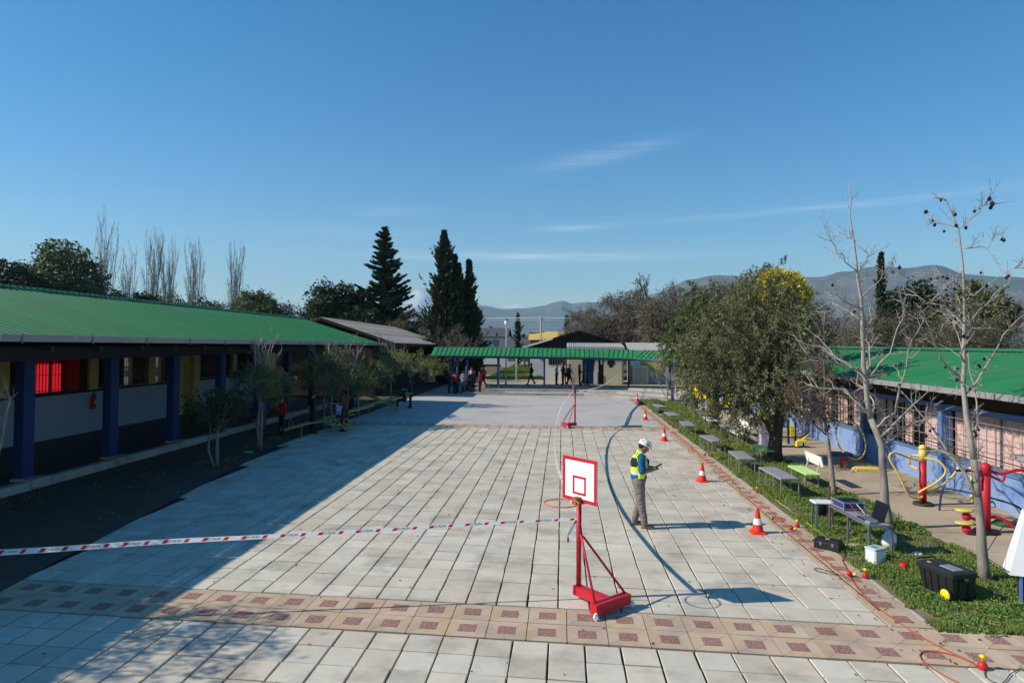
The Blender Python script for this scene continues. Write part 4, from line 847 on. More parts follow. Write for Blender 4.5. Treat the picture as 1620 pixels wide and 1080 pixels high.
# --- conifers
def tier_conifer(name, label, loc, h, rbase, seed, tiers, updroop=.25, m=None, sparse=1.0, first=.12):
    rs_ = np.random.RandomState(seed); rg = random.Random(seed); t = thing(name, label, 'tree', loc); tr = MB(); tr.tube([(0,0,-.2),(0,0,h*.5),(0,0,h*.99)], [h*.022,h*.014,.03], 8)
    V = []
    for k in range(tiers):
        f = k/(tiers-1); z = h*(first+(1-first-.015)*f); rad = rbase*(1-f)**.78*(1 if f > .06 else .8)+.22; nb = max(5, int(11-4*f))
        for b in range(nb):
            a = 6.283*b/nb+rg.uniform(-.3,.3)+k*.7; l = rad*rg.uniform(.55,1.15)*(1+.12*math.sin(a*2+k)); zz = z+rg.uniform(-.3,.3); m_ = int(9+l*9)
            d = np.array([math.cos(a), math.sin(a), 0]); base = np.array([0,0,zz]); pts = []
            for i in range(m_):
                u = (i+1)/m_; p = base+d*l*u+np.array([0,0,l*(-.16*u+updroop*u*u*1.5)]); pts.append(p)
            P = np.repeat(np.array(pts), 13, axis=0); wv = .14+.20*l*(1-np.repeat(np.linspace(0,1,m_),13))[:,None]
            side = np.array([-d[1], d[0], 0]); off = rs_.normal(size=(len(P),1))*wv*.55; P = P+side*off+rs_.normal(size=P.shape)*np.array([.05,.05,.05]); D = d[None,:]*.8+side*np.sign(off)*.55+rs_.normal(size=P.shape)*.3+np.array([0,0,.45])
            V.append(cards(P, .34, .10, rs_, D=D)); tr.tube([tuple(base), tuple(pts[m_//2]), tuple(pts[-1])], [.05*(1-f)+.015,.03,.01], 4, caps=False)
    obj('trunk', tr, M['barkd'], t); link('crown', np_mesh('crown', np.concatenate(V), 4, m or M['conif']), t); return t
tier_conifer('conifer_tree', 'tall tiered conifer with upturned branch tips rising behind the grey roof', (-18.4,68,0), 15.4, 4.3, 5, 29)
def spire(name, label, loc, spires, seed, m=None, dens=1.0):
    """narrow ragged conifer: one or more leaders clothed in upswept sprays"""
    rs_ = np.random.RandomState(seed); rg = random.Random(seed); t = thing(name, label, 'tree', loc); tr = MB(); V = []
    for (sx, sy, h, rb) in spires:
        tr.tube([(sx*.5,sy*.5,-.2),(sx,sy,h*.5),(sx,sy,h*.97)], [.16,.10,.02], 6); n = int(46*h*rb*dens*.5)+40
        for k in range(n):
            f = rg.random()**.85; z = h*(.02+.95*f); rad = rb*((1-f)**.62)*(.55+.45*math.sin(min(1,f*5)*1.57))+.05; a = rg.uniform(0,6.283); l = rad*rg.uniform(.35,1.15)*(1.35 if rg.random() < .16 else .92)*(.82+.32*math.sin(z*2.1+3*math.cos(a+sx))); d = np.array([math.cos(a), math.sin(a), 0])
            m_ = 16; u = rs_.random(m_)[:,None]; P = np.array([sx,sy,z])+d*l*(.35+.65*u)+np.array([0,0,1])*l*(.15+.55*u*u)+rs_.normal(size=(m_,3))*.07*(1.3-u); D = d[None,:]*.6+np.array([0,0,.75])+rs_.normal(size=(m_,3))*.3; V.append(cards(P, .36, .13, rs_, D=D))
    obj('trunk', tr, M['barkd'], t); link('crown', np_mesh('crown', np.concatenate(V), 4, m or M['cypr']), t); return t
spire('cypress_tree', 'tallest ragged dark cypress behind the left end of the green canopy', (-10.4,58,0), [(0,0,13.7,2.5),(.9,.4,11.6,1.4),(1.3,0,10.8,1.0),(-.4,.2,8.6,2.3),(.6,-.3,7.0,2.2)], 8, dens=1.25)
spire('cypress_tree', 'twin pointed cypress right of the tallest one behind the green canopy', (-8.3,59,0), [(0,0,11.2,1.6),(-.9,.3,10.0,1.3),(.4,-.3,7.4,2.0)], 9, dens=1.35)
spire('cypress_tree', 'narrow column cypress against the right hand hill', (26.5,58,0), [(0,0,11.6,.85)], 12, dens=1.6)
spire('cypress_tree', 'small dark cypress behind the lamp post', (-6.2,93,0), [(0,0,7.9,1.0)], 13, dens=.8)
spire('cypress_tree', 'leaning narrow cypress left of the brown gable peak', (-.2,84,0), [(0,0,4.6,.8),(.7,0,7.2,.6)], 14, dens=.8)
# --- round dark trees, left background
def far_leafy(label, loc, h, w, seed, m, cut=.25, name='background_tree', n=340, grp=None):
    rg = random.Random(seed); lobes = [(0,0,h*.62,w*.42,w*.42,h*.30)]
    for k in range(6): a = rg.uniform(0,6.28); lobes.append((math.cos(a)*w*.27, math.sin(a)*w*.27, h*rg.uniform(.42,.8), w*rg.uniform(.16,.28), w*rg.uniform(.16,.28), h*rg.uniform(.10,.2)))
    return leafy_tree(name, label, loc, lobes, [([(0,0,-.3),(.1,0,h*.25),(0,0,h*.5)], h*.022)], m, n, 30, h*.030, h*.030+.04, h*.016+.03, seed, branches=8, group=grp)
far_leafy('dark crowned tree cut by the left edge of the picture', (-62,70,0), 13.6, 8, 101, M['dgreen'])
far_leafy('bushy green tree behind the left part of the green roof ridge', (-61.5,78,0), 16.4, 9.5, 102, M['leafB'], n=460)
far_leafy('dark low tree behind the green roof between the poplars', (-58.6,84,0), 10.9, 6, 103, M['dgreen'])
far_leafy('low dark round shrub tree next to the bare poplars', (-54.5,84,0), 10.6, 5.0, 104, M['dgreen'])
far_leafy('green round tree right of the single poplar', (-37.2,78,0), 10.4, 6.2, 105, M['leafB'])
far_leafy('dark bushy tree left of the single tall conifer', (-23.6,68,0), 10.2, 7.2, 106, M['dgreen'], n=520)
far_leafy('dark low tree at the foot of the tall conifer', (-20.0,66,0), 7.6, 6.5, 107, M['dgreen'], n=380)
far_leafy('dark tree in front of the hill at far right', (33,56,0), 9.2, 5.2, 109, M['leafA'], n=380)
far_leafy('pointed dark green tree left of the seed ball tree', (31.0,62,0), 9.6, 4.6, 110, M['dgreen'], n=380)
# --- bare poplars and other leafless trees
pop = dict(n=(9,6,4), wob=.05, trop=.20, rmin=.015, ang=(12,26), len=.42, stems=9, spread=9, stemlen=.98, **{'from':.12})
pops = ((-72,100,21.8,'lone bare poplar rising highest behind the left roof'),(-71.1,105,17.6,'short thin bare poplar right of the tallest one'),(-64.8,101,20.3,'leftmost bare poplar of the middle row'),(-62.3,102,18.9,'second bare poplar of the middle row, slightly shorter'),(-57.8,101,18.7,'rightmost bare poplar of the middle row'),(-51.4,101,18.3,'single bare poplar standing apart left of the green round tree'))
p0 = None
for i, (x, y, h, lab) in enumerate(pops):
    if i in (0, 2):
        po = bare_tree(lab, 'bare poplars on the skyline', (x,y,0), 20, 200+i, pop, M['twigp'], M['twigp'], .10, .15, top=3); po.name = 'poplar_tree'; po.scale = (h/20*.64,h/20*.64,h/20*.86); p0 = po
    else: q = dup(p0, (x,y,0), i*1.3, (h/20*.60,h/20*.60,h/20*.86), lab)
spr = dict(n=(7,6,5), wob=.11, trop=.07, rmin=.014, ang=(22,55), len=.56, stems=6, spread=42, stemlen=.62, **{'from':.2})
A = bare_tree('leafless spreading tree on the skyline beside the dark tree at far left', 'leafless trees behind the buildings', (-64.1,76,0), 10, 301, spr, M['twig'], M['bark'], .22, .17, top=3)
B = bare_tree('tall leafless tree with arching limbs above the brown thicket', 'leafless trees behind the buildings', (8.6,66,0), 10, 302, dict(spr, spread=50, trop=.09), M['twig'], M['bark'], .2, .17, top=3); B.scale = (1.25,1.25,1.28)
A.scale = (1.42,)*3
fill = [(-64.6,88,12.6,'low leafless tree below the leftmost middle poplars'),(-35.4,84,9.7,'small leafless tree left of the ridge end of the green roof'),(-32.4,84,9.3,'pinkish leafless tree above the grey roof corner'),(-29.5,84,8.8,'small leafless tree between the green roof ridge and the dark conifer'),(-13.5,66,7.0,'leafless tree at the right foot of the tall conifer'),(-9.0,54.2,6.2,'leafless bush tree in front of the ragged cypresses'),
 (4.2,70,9.8,'leafless tree at the left edge of the brown thicket'),(12.5,62,10.5,'leafless tree behind the rounded olive tree'),(14.5,52,9.5,'leafless tree behind the yellow blossom'),(19.0,52,8.6,'leafless tree before the hill left of the column cypress'),(22.5,50,8.2,'leafless tree directly left of the column cypress'),(28,50,8.4,'leafless tree right of the column cypress'),(36,52,9.4,'leafless tree with reddish tips at the right edge'),(38,44,8.3,'low leafless tree above the right end of the green classroom roof'),(-3.4,88,5.6,'little leafless tree near the small dark cypress'),(2.2,108,6.5,'bare tree left of the ochre hall behind the gable')]
for i, (x, y, h, lab) in enumerate(fill): dup(A if i%2 else B, (x,y,0), i*1.9, (h/10*1.0,h/10*1.0,h/10), lab)
# brown thicket and far treeline: masses nobody could count
P = clusters([(4.6,72,4.6,2.6,2.2,3.6),(7.2,70,5.0,3.0,2.2,4.0),(9.8,62,4.6,3.0,2.4,3.6),(12.6,56,4.6,2.6,2.4,3.8),(16,50,3.9,3.0,2.4,3.0),(2.6,78,4.2,2.4,2.0,3.0)], 1500, 60, .34, rs, .2, .2); stuff(link('brown_thicket', np_mesh('brown_thicket', cards(P, .42, .055, rs, up=.9), 4, M['brushm'])))
P = clusters([(-21+1.5*i, 65+1.2*(i%3), 3.6+.5*((i*5)%3), 1.8, 1.5, 2.3) for i in range(8)], 700, 50, .30, rs, .2, .2); stuff(link('grey_thicket', np_mesh('grey_thicket', cards(P, .34, .05, rs, up=.9), 4, M['brushm'])))
P = clusters([(19+3.6*i, 47+1.5*(i%2), 2.6+.6*((i*7)%3), 2.6, 2.0, 2.6) for i in range(9)], 1500, 44, .30, rs, .2, .2); stuff(link('right_thicket', np_mesh('right_thicket', cards(P, .28, .045, rs, up=.6), 4, [M['brushm'], M['leafA']], rs.randint(0,10,len(P))//6)))
lb = []
for i in range(120):
    a = -.95+1.9*i/119; d = 170+60*rng.random(); h = rng.uniform(3.2,6.8); lb.append((d*math.sin(a), d*math.cos(a), h*.5, rng.uniform(3,6), 3, h*.55))
P = clusters(lb, 2600, 20, .9, rs, .2, -.5); stuff(link('far_treeline', np_mesh('far_treeline', cards(P, 1.5, .8, rs, up=.4), 4, [M['brushm'], M['dgreen'], M['leafA']], rs.randint(0,3,len(P)))))
lb = [(-76+2.7*i, 90+rng.uniform(-3,3), rng.uniform(6.4,8.6)-.09*i, 2.3, 2.2, rng.uniform(2.2,3.4)) for i in range(18)]
P = clusters(lb, 1500, 26, .45, rs, .2, -.3); stuff(link('left_hedge_mass', np_mesh('left_hedge_mass', cards(P, .42, .16, rs, up=.5), 4, [M['brushm'], M['dgreen']], rs.randint(0,2,len(P)))))
# ------------------------------------------------------------------ basketball stands
def hoop(label, x, y, wdir, ndir, board_z, pole_h, front_m, back, rim_r=.24, bdir=None):
    t = thing('basketball_stand', label, 'basketball hoop', (x,y,0)); w = Vector((math.cos(R(wdir)), math.sin(R(wdir)), 0)); n = Vector((math.cos(R(ndir)), math.sin(R(ndir)), 0)); up = Vector((0,0,1)); z0, z1 = board_z
    def O(v): return Vector(v)
    mb = MB(); mb.tube([(0,0,.12),(0,0,pole_h)], .036, 12); obj('pole', mb, M['redp'], t)
    mb = MB(); mb.tube([(0,0,pole_h-.16),(0,0,pole_h+.18)], .030, 10); obj('steel_sleeve', mb, M['steel'], t)
    b = -n*.0
    w0, n0 = w.copy(), n.copy()
    if bdir is not None: w = Vector((math.cos(R(bdir)), math.sin(R(bdir)), 0)); n = Vector((-w.y, w.x, 0))
    base = MB(); e = w*(.62 if bdir is None else .45); base.bar(O((0,0,.12))-w*.06, e+up*.12, .12, .13); obj('base_beam', base, M['redp'], t)
    base = MB(); c = e; base.bar(c-n*.0+Vector((-n.x,-n.y,0))*-.34+up*.12, c+Vector((-n.x,-n.y,0))*.34+up*.12, .13, .14); obj('base_crossbar', base, M['redp'], t)
    top = up*(pole_h-.52)
    for s in (-1,1):
        br = MB(); q = [O((0,0,pole_h-.58)), O((0,0,pole_h-.50))+w*.03, O((0,0,pole_h-.53))+w*.07+n*s*.02, c+n*s*.30+up*.18]; br.tube(q, .017, 8); obj('brace', br, M['redp'], t)
    for s in (-1,1):
        p = c+n*s*.36+w*.07; cs = MB(); cs.lathe([(.028,-.012),(.036,-.008),(.036,.008),(.028,.012)], p+up*.036, 14, rot=Matrix.Rotation(math.pi/2,3,w)); cs.bar(p+up*.036+n*.03, p+up*.09, .02, .03); cs.bar(p+up*.036-n*.03, p+up*.09, .02, .03); obj('caster', cs, M['whitep'], t)
    w, n = w0, n0
    # backboard: white face, red painted border and inner square, on a thin panel
    bc = up*(z0+z1)/2 + n*.07 + w*.08; hw, hh = .34, (z1-z0)/2; th = .012
    rot = Matrix((w, n, up)).transposed()
    def panel(name, cx, cz, sx, sz, off, m, d=th):
        k = MB(); k.box(bc+w*cx+up*cz+n*off, (sx, d, sz), rot=rot); return obj(name, k, m, t)
    panel('backboard', 0,0, 2*hw, 2*hh, 0, front_m); f = th/2+.002; bw = .048
    for side in (1,-1):
        k = MB()
        for cx, cz, sx, sz in ((0,hh-bw/2,2*hw,bw),(0,-hh+bw/2,2*hw,bw),(hw-bw/2,0,bw,2*hh-2*bw),(-hw+bw/2,0,bw,2*hh-2*bw)): k.box(bc+w*cx+up*cz+n*side*f, (sx,.004,sz), rot=rot)
        obj('red_border', k, M['redp'], t)
        k = MB(); q = .115; cz0 = -.08
        for cx, cz, sx, sz in ((0,q,2*q+.03,.03),(0,-q,2*q+.03,.03),(q,0,.03,2*q-.03),(-q,0,.03,2*q-.03)): k.box(bc+w*cx+up*(cz+cz0)+n*side*f, (sx,.004,sz), rot=rot)
        obj('red_square', k, M['redp'], t)
    k = MB(); k.box(bc-n*.06-up*(hh-.05), (.10,.10,.16), rot=rot); k.box(bc+n*.06-up*(hh-.02), (.09,.10,.10), rot=rot); obj('bracket', k, mat('rust_bracket',(.30,.11,.05),.8,.3,20), t)
    rc = bc+n*(.11+rim_r)-up*(hh-.03); k = MB(); k.tube([rc+Vector((math.cos(a)*rim_r, math.sin(a)*rim_r, 0)) for a in [i*math.pi/18 for i in range(36)]], .009, 8, closed=True); obj('rim', k, mat('rim_orange',(.62,.13,.06),.5,.12,12), t)
    k = MB(); k.tube([O((0,0,pole_h-.1)), bc-n*.02-up*.2], .018, 8); k.tube([O((0,0,pole_h+.12)), bc-up*(hh-.1)], .022, 8); obj('strut', k, M['steel'], t)
    return t
hoop('red basketball stand with white backboard, nearest the camera on casters', .25, 9.70, -47, 223, (1.40,2.02), 1.42, M['white'], None)
hoop('distant red basketball stand with its board seen from the side, wrapped in tape', .56, 29.35, 82, 172, (1.50,2.15), 1.45, mat('lilac_board',(.55,.52,.62),.6,.2,12), None, bdir=205)

# ------------------------------------------------------------------ barrier tape
tape_m = bpy.data.materials.new('barrier_tape'); tape_m.use_nodes = True; nt = tape_m.node_tree; n = nt.nodes; l = nt.links
b = n['Principled BSDF']; b.inputs['Roughness'].default_value = .35
uv = n.new('ShaderNodeUVMap'); sp = n.new('ShaderNodeSeparateXYZ'); l.new(uv.outputs[0], sp.inputs[0])
def nm(op, a, c, d=None):
    k = n.new('ShaderNodeMath'); k.operation = op
    for i, v in enumerate((a, c, d)):
        if v is None: continue
        if isinstance(v, (int,float)): k.inputs[i].default_value = v
        else: l.new(v, k.inputs[i])
    return k.outputs[0]
u = nm('MULTIPLY_ADD', sp.outputs['Y'], -.08, sp.outputs['X']); fr_ = nm('FRACT', u, None)
# unit period: slash, lettering space, slash, blank
s1 = nm('LESS_THAN', fr_, .12); s2 = nm('MULTIPLY', nm('GREATER_THAN', fr_, .54), nm('LESS_THAN', fr_, .66)); red = nm('MULTIPLY', nm('MAXIMUM', s1, s2), nm('MULTIPLY', nm('GREATER_THAN', sp.outputs['Y'], .12), nm('LESS_THAN', sp.outputs['Y'], .86)))
mx = n.new('ShaderNodeMix'); mx.data_type = 'RGBA'; l.new(red, mx.inputs['Factor']); mx.inputs['A'].default_value = (.80,.80,.80,1); mx.inputs['B'].default_value = (.62,.01,.02,1)
l.new(mx.outputs['Result'], b.inputs['Base Color'])
tr_ = n.new('ShaderNodeBsdfTranslucent'); l.new(mx.outputs['Result'], tr_.inputs[0]); ms = n.new('ShaderNodeMixShader'); ms.inputs[0].default_value = .25; l.new(b.outputs[0], ms.inputs[1]); l.new(tr_.outputs[0], ms.inputs[2]); l.new(ms.outputs[0], n['Material Output'].inputs['Surface'])
PERIOD = .50
TXT = None
def text_mesh():
    global TXT
    if TXT is None:
        c = bpy.data.curves.new('lettering', 'FONT'); c.body = 'ALTO PELIGRO'; c.size = .046; c.align_x = 'CENTER'; c.align_y = 'CENTER'; c.resolution_u = 1
        o = bpy.data.objects.new('lettering', c); COL.objects.link(o); bpy.context.view_layer.update(); me = bpy.data.meshes.new_from_object(o); bpy.data.objects.remove(o); TXT = [tuple(v.co) for v in me.vertices], [tuple(p.vertices) for p in me.polygons]
    return TXT
def tape(label, pts, width=.075, twist=(0,0,0), text=False, base=(0,0,0), sub=14, taper=None):
    pts = [Vector(p) for p in pts]; out = []
    for a, b_, i in zip(pts[:-1], pts[1:], range(99)):
        p0 = pts[i-1] if i else a; p3 = pts[i+2] if i+2 < len(pts) else b_
        for k in range(sub):
            t = k/sub; out.append(.5*((2*a)+(-p0+b_)*t+(2*p0-5*a+4*b_-p3)*t*t+(-p0+3*a-3*b_+p3)*t**3))
    out.append(pts[-1]); mb = MB(); L = 0; uvs = []; fr = []; N = len(out)
    for i, p in enumerate(out):
        t = (out[min(i+1,N-1)]-out[max(i-1,0)]).normalized(); f = i/(N-1); ang = twist[0]+(twist[1]-twist[0])*f+twist[2]*math.sin(f*9); side = t.cross(Vector((0,0,1))).normalized(); upv = side.cross(t); v = upv*math.cos(ang)+side*math.sin(ang)
        if i: L += (p-out[i-1]).length
        wd = width*(1 if taper is None else 1+(taper-1)*f)
        mb.v += [tuple(p-v*wd/2), tuple(p+v*wd/2)]; fr.append((L, p, t, v)); uvs.append(L/PERIOD)
    mb.f = [(2*i, 2*i+2, 2*i+3, 2*i+1) for i in range(N-1)]; mb.mi = [0]*(N-1); mb.sm = [True]*(N-1)
    o = obj('barrier_tape', mb, tape_m); me = o.data; ul = me.uv_layers.new(name='UVMap')
    for p in me.polygons:
        for li, vi in zip(p.loop_indices, p.vertices): ul.data[li].uv = (uvs[vi//2], vi%2)
    tag(o, label, 'barrier tape', 'red and white barrier tapes')
    if text:
        V, F = text_mesh(); tm = MB(); s = .32*PERIOD
        while s < L:
            k = next(i for i in range(N-1) if fr[i+1][0] >= s); a, b_ = fr[k], fr[k+1]; g = (s-a[0])/max(1e-6,b_[0]-a[0]); p = a[1].lerp(b_[1], g); nrm = a[2].cross(a[3])
            for sg in (1,-1):
                tm.add([p+a[2]*(v[0]*.62)*sg*-1*(-1)+a[3]*v[1]+nrm*.0035*sg for v in V] if sg > 0 else [p-a[2]*v[0]*.62+a[3]*v[1]-nrm*.0035 for v in V], F)
            s += PERIOD
        stuff(obj('lettering', tm, M['black'], o))
    return o
tape('taut barrier tape running left from the near basketball stand across the court', [(-13.0,6.5,1.05),(-9.5,7.6,.91),(-7.19,8.14,.91),(-5.32,8.54,.98),(-3.98,8.82,1.01),(-2.5,9.13,1.05),(-1.14,9.41,1.10),(.25,9.70,1.13)], .085, (-.45,-.75,.08), True, taper=.5)
tape('long sagging barrier tape hanging between the near and far basketball stands', [(.22,9.74,1.25),(.10,11.5,1.10),(-.10,14.5,1.02),(-.20,18,1.04),(-.14,22.5,1.18),(.1,26.5,1.38),(.54,29.3,1.62)], .055, (.2,1.2,.5), True)
tape('barrier tape sloping from the far basketball stand down to the orange cone', [(.56,29.35,1.6),(1.9,32.8,1.0),(3.2,36.3,.42),(4.5,40.2,.04)], .06, (0,.6,.3))
tape('barrier tape climbing from the far basketball stand to the canopy post', [(.56,29.35,1.55),(2.0,36.5,1.28),(3.5,44.5,1.45),(4.9,51.2,1.9)], .045, (0,.8,.3))
tape('short loose tape end dangling below the near basketball board', [(.22,9.70,1.13),(.16,9.68,1.02),(.10,9.66,.90),(.10,9.65,.80)], .035, (0,2,.5))
tape('thin slack tape from the far basketball stand down to the tiles', [(.50,29.3,.95),(.1,28.6,.45),(-.15,27.6,.02)], .05, (0,1,.3))

# ------------------------------------------------------------------ cones
def cone_thing(label, x, y, s=1, rz=0, proto=[None]):
    if proto[0] is None:
        t = thing('traffic_cone', label, 'traffic cone', (x,y,0), rz, 'traffic cones along the right edge of the court'); mb = MB(); mb.bev((0,0,.02),(.30,.30,.04),.03); obj('base', mb, M['cone'], t)
        mb = MB(); mb.lathe([(.115,.035),(.105,.06),(.088,.14),(.028,.46),(.024,.48),(.015,.485)], n=24); obj('cone_body', mb, M['cone'], t)
        mb = MB(); mb.lathe([(.0835,.170),(.0535,.322)], n=24); mb.f = mb.f[:-2]; mb.mi = mb.mi[:-2]; mb.sm = mb.sm[:-2]; obj('white_band', mb, M['refl'], t); proto[0] = t; t.scale = (s,)*3; return t
    c = dup(proto[0], (x,y,0), rz, s, label); return c
cone_thing('nearest red and white traffic cone, right of the man with the phone', 3.79, 13.38, 1.0)
cone_thing('second nearest traffic cone, level with the bench with green seat', 3.72, 18.2, 1.0, .3)
cone_thing('third traffic cone along the court edge counting from the camera', 3.83, 25.6, 1.0, .5)
cone_thing('fourth traffic cone, beside the small black bag on the paving edge', 3.96, 32.45, 1.0, .2)
cone_thing('farthest traffic cone, at the corner where the lawn begins', 4.74, 43.0, 1.0, .7)

# ------------------------------------------------------------------ sensors, cables and survey gear on the ground
def geophone(label, x, y, tipped=False, sc=1):
    t = thing('ground_sensor', label, 'ground sensor', (x,y,0), 0, 'small red ground sensors along the cable'); t.scale = (sc*.74,sc*.74,sc*.86); mb = MB(); mb.lathe([(.045,0),(.055,.012),(.055,.05),(.04,.075),(.02,.085)], n=14); obj('body', mb, M['redp'], t)
    mb = MB(); mb.lathe([(.012,.085),(.012,.12),(.035,.125),(.03,.15),(.012,.155)], n=12); mb.bar((-.045,0,.14),(.045,0,.14),.016,.012); obj('connector', mb, M['yelb'], t)
    if tipped: t.rotation_euler = (R(85),0,1.0); t.location.z = .05
    return t
geophone('red ground sensor with yellow connector at the lower right corner on grey slabs', 4.75, 8.02, sc=1.25)
geophone('red ground sensor standing on the sandy tile strip below the white cooler', 4.75, 10.96, sc=1.15)
geophone('tipped over yellow and red ground sensor beside the cable on the court edge', 4.50, 11.02, True)
geophone('red ground sensor on the tile strip right of the nearest traffic cone', 4.70, 13.86, sc=1.15)
geophone('tipped orange ground sensor next to the nearest cone, left of its upright twin', 4.46, 13.6, True)
geophone('small ground sensor on the tile strip level with the second traffic cone', 4.80, 17.0)
geophone('faint ground sensor farther along the tile strip', 4.66, 22.4)
def cable(label, pts, r, m, n=5, name='cable', grp='cables lying along the court edge', wobble=.03):
    rg = random.Random(len(label)); q = []
    for a, b_ in zip(pts[:-1], pts[1:]):
        k = max(2, int(math.dist(a, b_)/.16))
        for i in range(k): q.append(Vector(a).lerp(Vector(b_), i/k)+Vector((rg.gauss(0,wobble), rg.gauss(0,wobble*.4), 0)))
    q.append(Vector(pts[-1])); s = []
    for i in range(len(q)): s.append((q[max(0,i-1)]+q[i]*2+q[min(len(q)-1,i+1)])/4)
    mb = MB(); mb.tube(s, r, n); return tag(obj(name, mb, m), label, 'cable', grp)
orange = mat('orange_cable', (.42,.09,.04), .5, .1, 5); Z = .012
cable('orange cable curving from the black case to the lower right sensor', [(4.98,12.30,Z),(4.72,11.75,Z),(4.57,11.1,Z),(4.44,10.6,Z),(4.40,10.1,Z),(4.37,9.5,Z),(4.45,9.0,Z),(4.58,8.5,Z),(4.73,8.1,Z)], .009, orange, wobble=.02)
cable('orange cable loop lying on the cream tiles at the lower right', [(4.74,8.06,Z),(4.66,8.32,Z),(4.45,8.42,Z),(4.25,8.40,Z),(4.16,8.18,Z),(4.18,7.95,Z),(4.3,7.65,Z),(4.5,7.2,Z)], .008, orange, wobble=.012)
cable('orange sensor cable strung along the sandy tile strip towards the far cones', [(4.44,10.9,Z),(4.50,13.6,Z),(4.55,15.2,Z),(4.42,17,Z),(4.6,19,Z),(4.45,22,Z),(4.6,25,Z),(4.5,29,Z),(4.6,34,Z),(4.65,41,Z)], .009, orange, wobble=.02)
cable('thin black wire looping from the lower right sensor to the edge', [(4.78,8.0,Z),(4.62,7.82,Z),(4.7,7.6,Z),(4.95,7.9,Z+.01),(5.25,8.1,Z)], .005, M['black'], wobble=.01)
cable('short coiled black wire by the tipped sensor on grey slabs', [(4.46,11.0,Z),(4.2,11.1,Z),(4.05,11.25,Z),(4.15,11.4,Z),(4.3,11.2,Z),(4.4,11.05,Z)], .005, M['black'], wobble=.01)
cable('dark cable running straight along the last slab joint', [(4.36,9.6,Z),(4.35,12,Z),(4.36,16,Z),(4.35,20,Z)], .006, M['black'], wobble=.004)
cable('yellow green extension lead on the grass from the table to the lawn edge', [(5.55,12.9,.10),(5.35,12.95,.04),(5.15,12.75,.03),(4.98,12.7,.03),(4.97,13.6,.03),(4.98,15.0,.03),(4.96,17.5,.03)], .007, mat('lime_cable',(.55,.60,.12),.5), wobble=.02)
for i in (0,2,4,5,7):
    y = (14.4,15.9,18.6,20.2,21.3,23.4,26.3,28.0,30.4)[i]; x = 4.5+.12*math.sin(i*2.1); mb = MB(); mb.tube([(x+.13*math.cos(a)*(1+.3*math.sin(2*a+i)), y+.2*math.sin(a), Z) for a in [k*.45 for k in range(13)]], .008, 5); tag(obj('cable_coil', mb, orange), ('loose orange cable loop just beyond the nearest cone','orange cable loop level with the sensor before the second cone','small orange cable loop just past the second cone','orange cable loop halfway between second and third cones','orange cable tangle past the middle of the paving strip','orange cable loop shortly before the third cone','orange cable loop just behind the third cone','orange cable loop between the third and fourth cones','orange cable loop shortly before the fourth cone')[i], 'cable', 'cables lying along the court edge')
bag = thing('bag', 'small black bag with white tag on the far paving edge', 'bag', (4.98,34.6,0)); mb = MB(); mb.bev((0,0,.13),(.24,.18,.26),.04); obj('body', mb, M['blackp'], bag); mb = MB(); mb.b2((-.11,-.1,.0),(.11,-.095,.09)); obj('tag', mb, M['white'], bag)
bag = thing('bag', 'low black bundle at the corner where the tape reaches the lawn', 'bag', (4.6,40.2,0)); mb = MB(); mb.ell((0,0,.10),(.26,.20,.14),12); obj('body', mb, M['blackp'], bag); mb = MB(); mb.tube([(-.15,0,.18),(-.08,0,.30),(.08,0,.30),(.15,0,.18)], .012, 6); obj('handle', mb, M['black'], bag)
# black instrument case lying by the lawn
bc_ = thing('instrument_case', 'black rounded instrument case lying on the tile strip by the grass', 'case', (4.78,12.48,0), R(-38)); mb = MB(); mb.bev((0,0,.07),(.46,.24,.14),.03); obj('body', mb, M['blackp'], bc_); mb = MB(); mb.bev((0,0,.155),(.44,.22,.03),.02); obj('lid', mb, M['black'], bc_)
for s in (-.1,.1): mb = MB(); mb.b2((s-.02,-.135,.07),(s+.02,-.118,.13)); obj('latch', mb, M['steel'], bc_)
mb = MB(); mb.tube([(-.24,-.04,.09),(-.275,-.03,.10),(-.275,.03,.10),(-.24,.04,.09)], .010, 6); obj('handle', mb, M['black'], bc_)
mb = MB(); mb.b2((-.05,-.03,.171),(.02,-.005,.174)); obj('label_plate', mb, M['white'], bc_)
# work table with devices
wt = thing('work_table', 'narrow grey metal table carrying the laptop and blue instruments on the lawn', 'table', (5.42,12.75,0), R(4)); mb = MB(); mb.b2((-.20,-.72,.535),(.20,.72,.555)); obj('tabletop', mb, M['lilac'], wt); mb = MB()
for s in (-1,1): mb.bar((s*.20,-.74,.54),(s*.20,.74,.54),.03)
for s in (-1,1): mb.bar((-.20,s*.73,.54),(.20,s*.73,.54),.03)
obj('frame', mb, M['steel'], wt)
for x, y in ((-.2,-.72),(.2,-.72),(-.2,.72),(.2,.72),(-.2,0),(.2,0)): mb = MB(); mb.bar((x,y,-.01),(x,y,.54),.028); obj('leg', mb, M['steel'], wt)
lp = thing('laptop', 'open black laptop facing left on the near end of the metal table', 'laptop', (5.45,12.38,.556), R(4)); lp.scale = (1.12,1.12,1.15); mb = MB(); mb.bev((-.0,0,.010),(.25,.36,.02),.008); obj('keyboard_base', mb, M['blackp'], lp); mb = MB(); mb.bar((.125,0,.02),(.20,0,.27),.36,.012,up=(1,0,0)); obj('lid', mb, M['black'], lp); mb = MB(); mb.bar((.118,0,.03),(.190,0,.258),.32,.004,up=(1,0,0)); obj('screen', mb, mat('dark_screen',(.01,.012,.018),.2,.05), lp); mb = MB(); mb.b2((-.10,-.15,.021),(.06,.15,.024)); obj('keys', mb, M['steel'], lp)
dv = thing('instrument_box', 'blue and silver electronic instrument tray with wires at the far table end', 'instrument', (5.42,13.22,.556), R(6)); mb = MB(); mb.bev((0,0,.08),(.38,.42,.15),.015); obj('case', mb, mat('blue_case',(.03,.05,.16),.45,.1,5), dv); mb = MB()
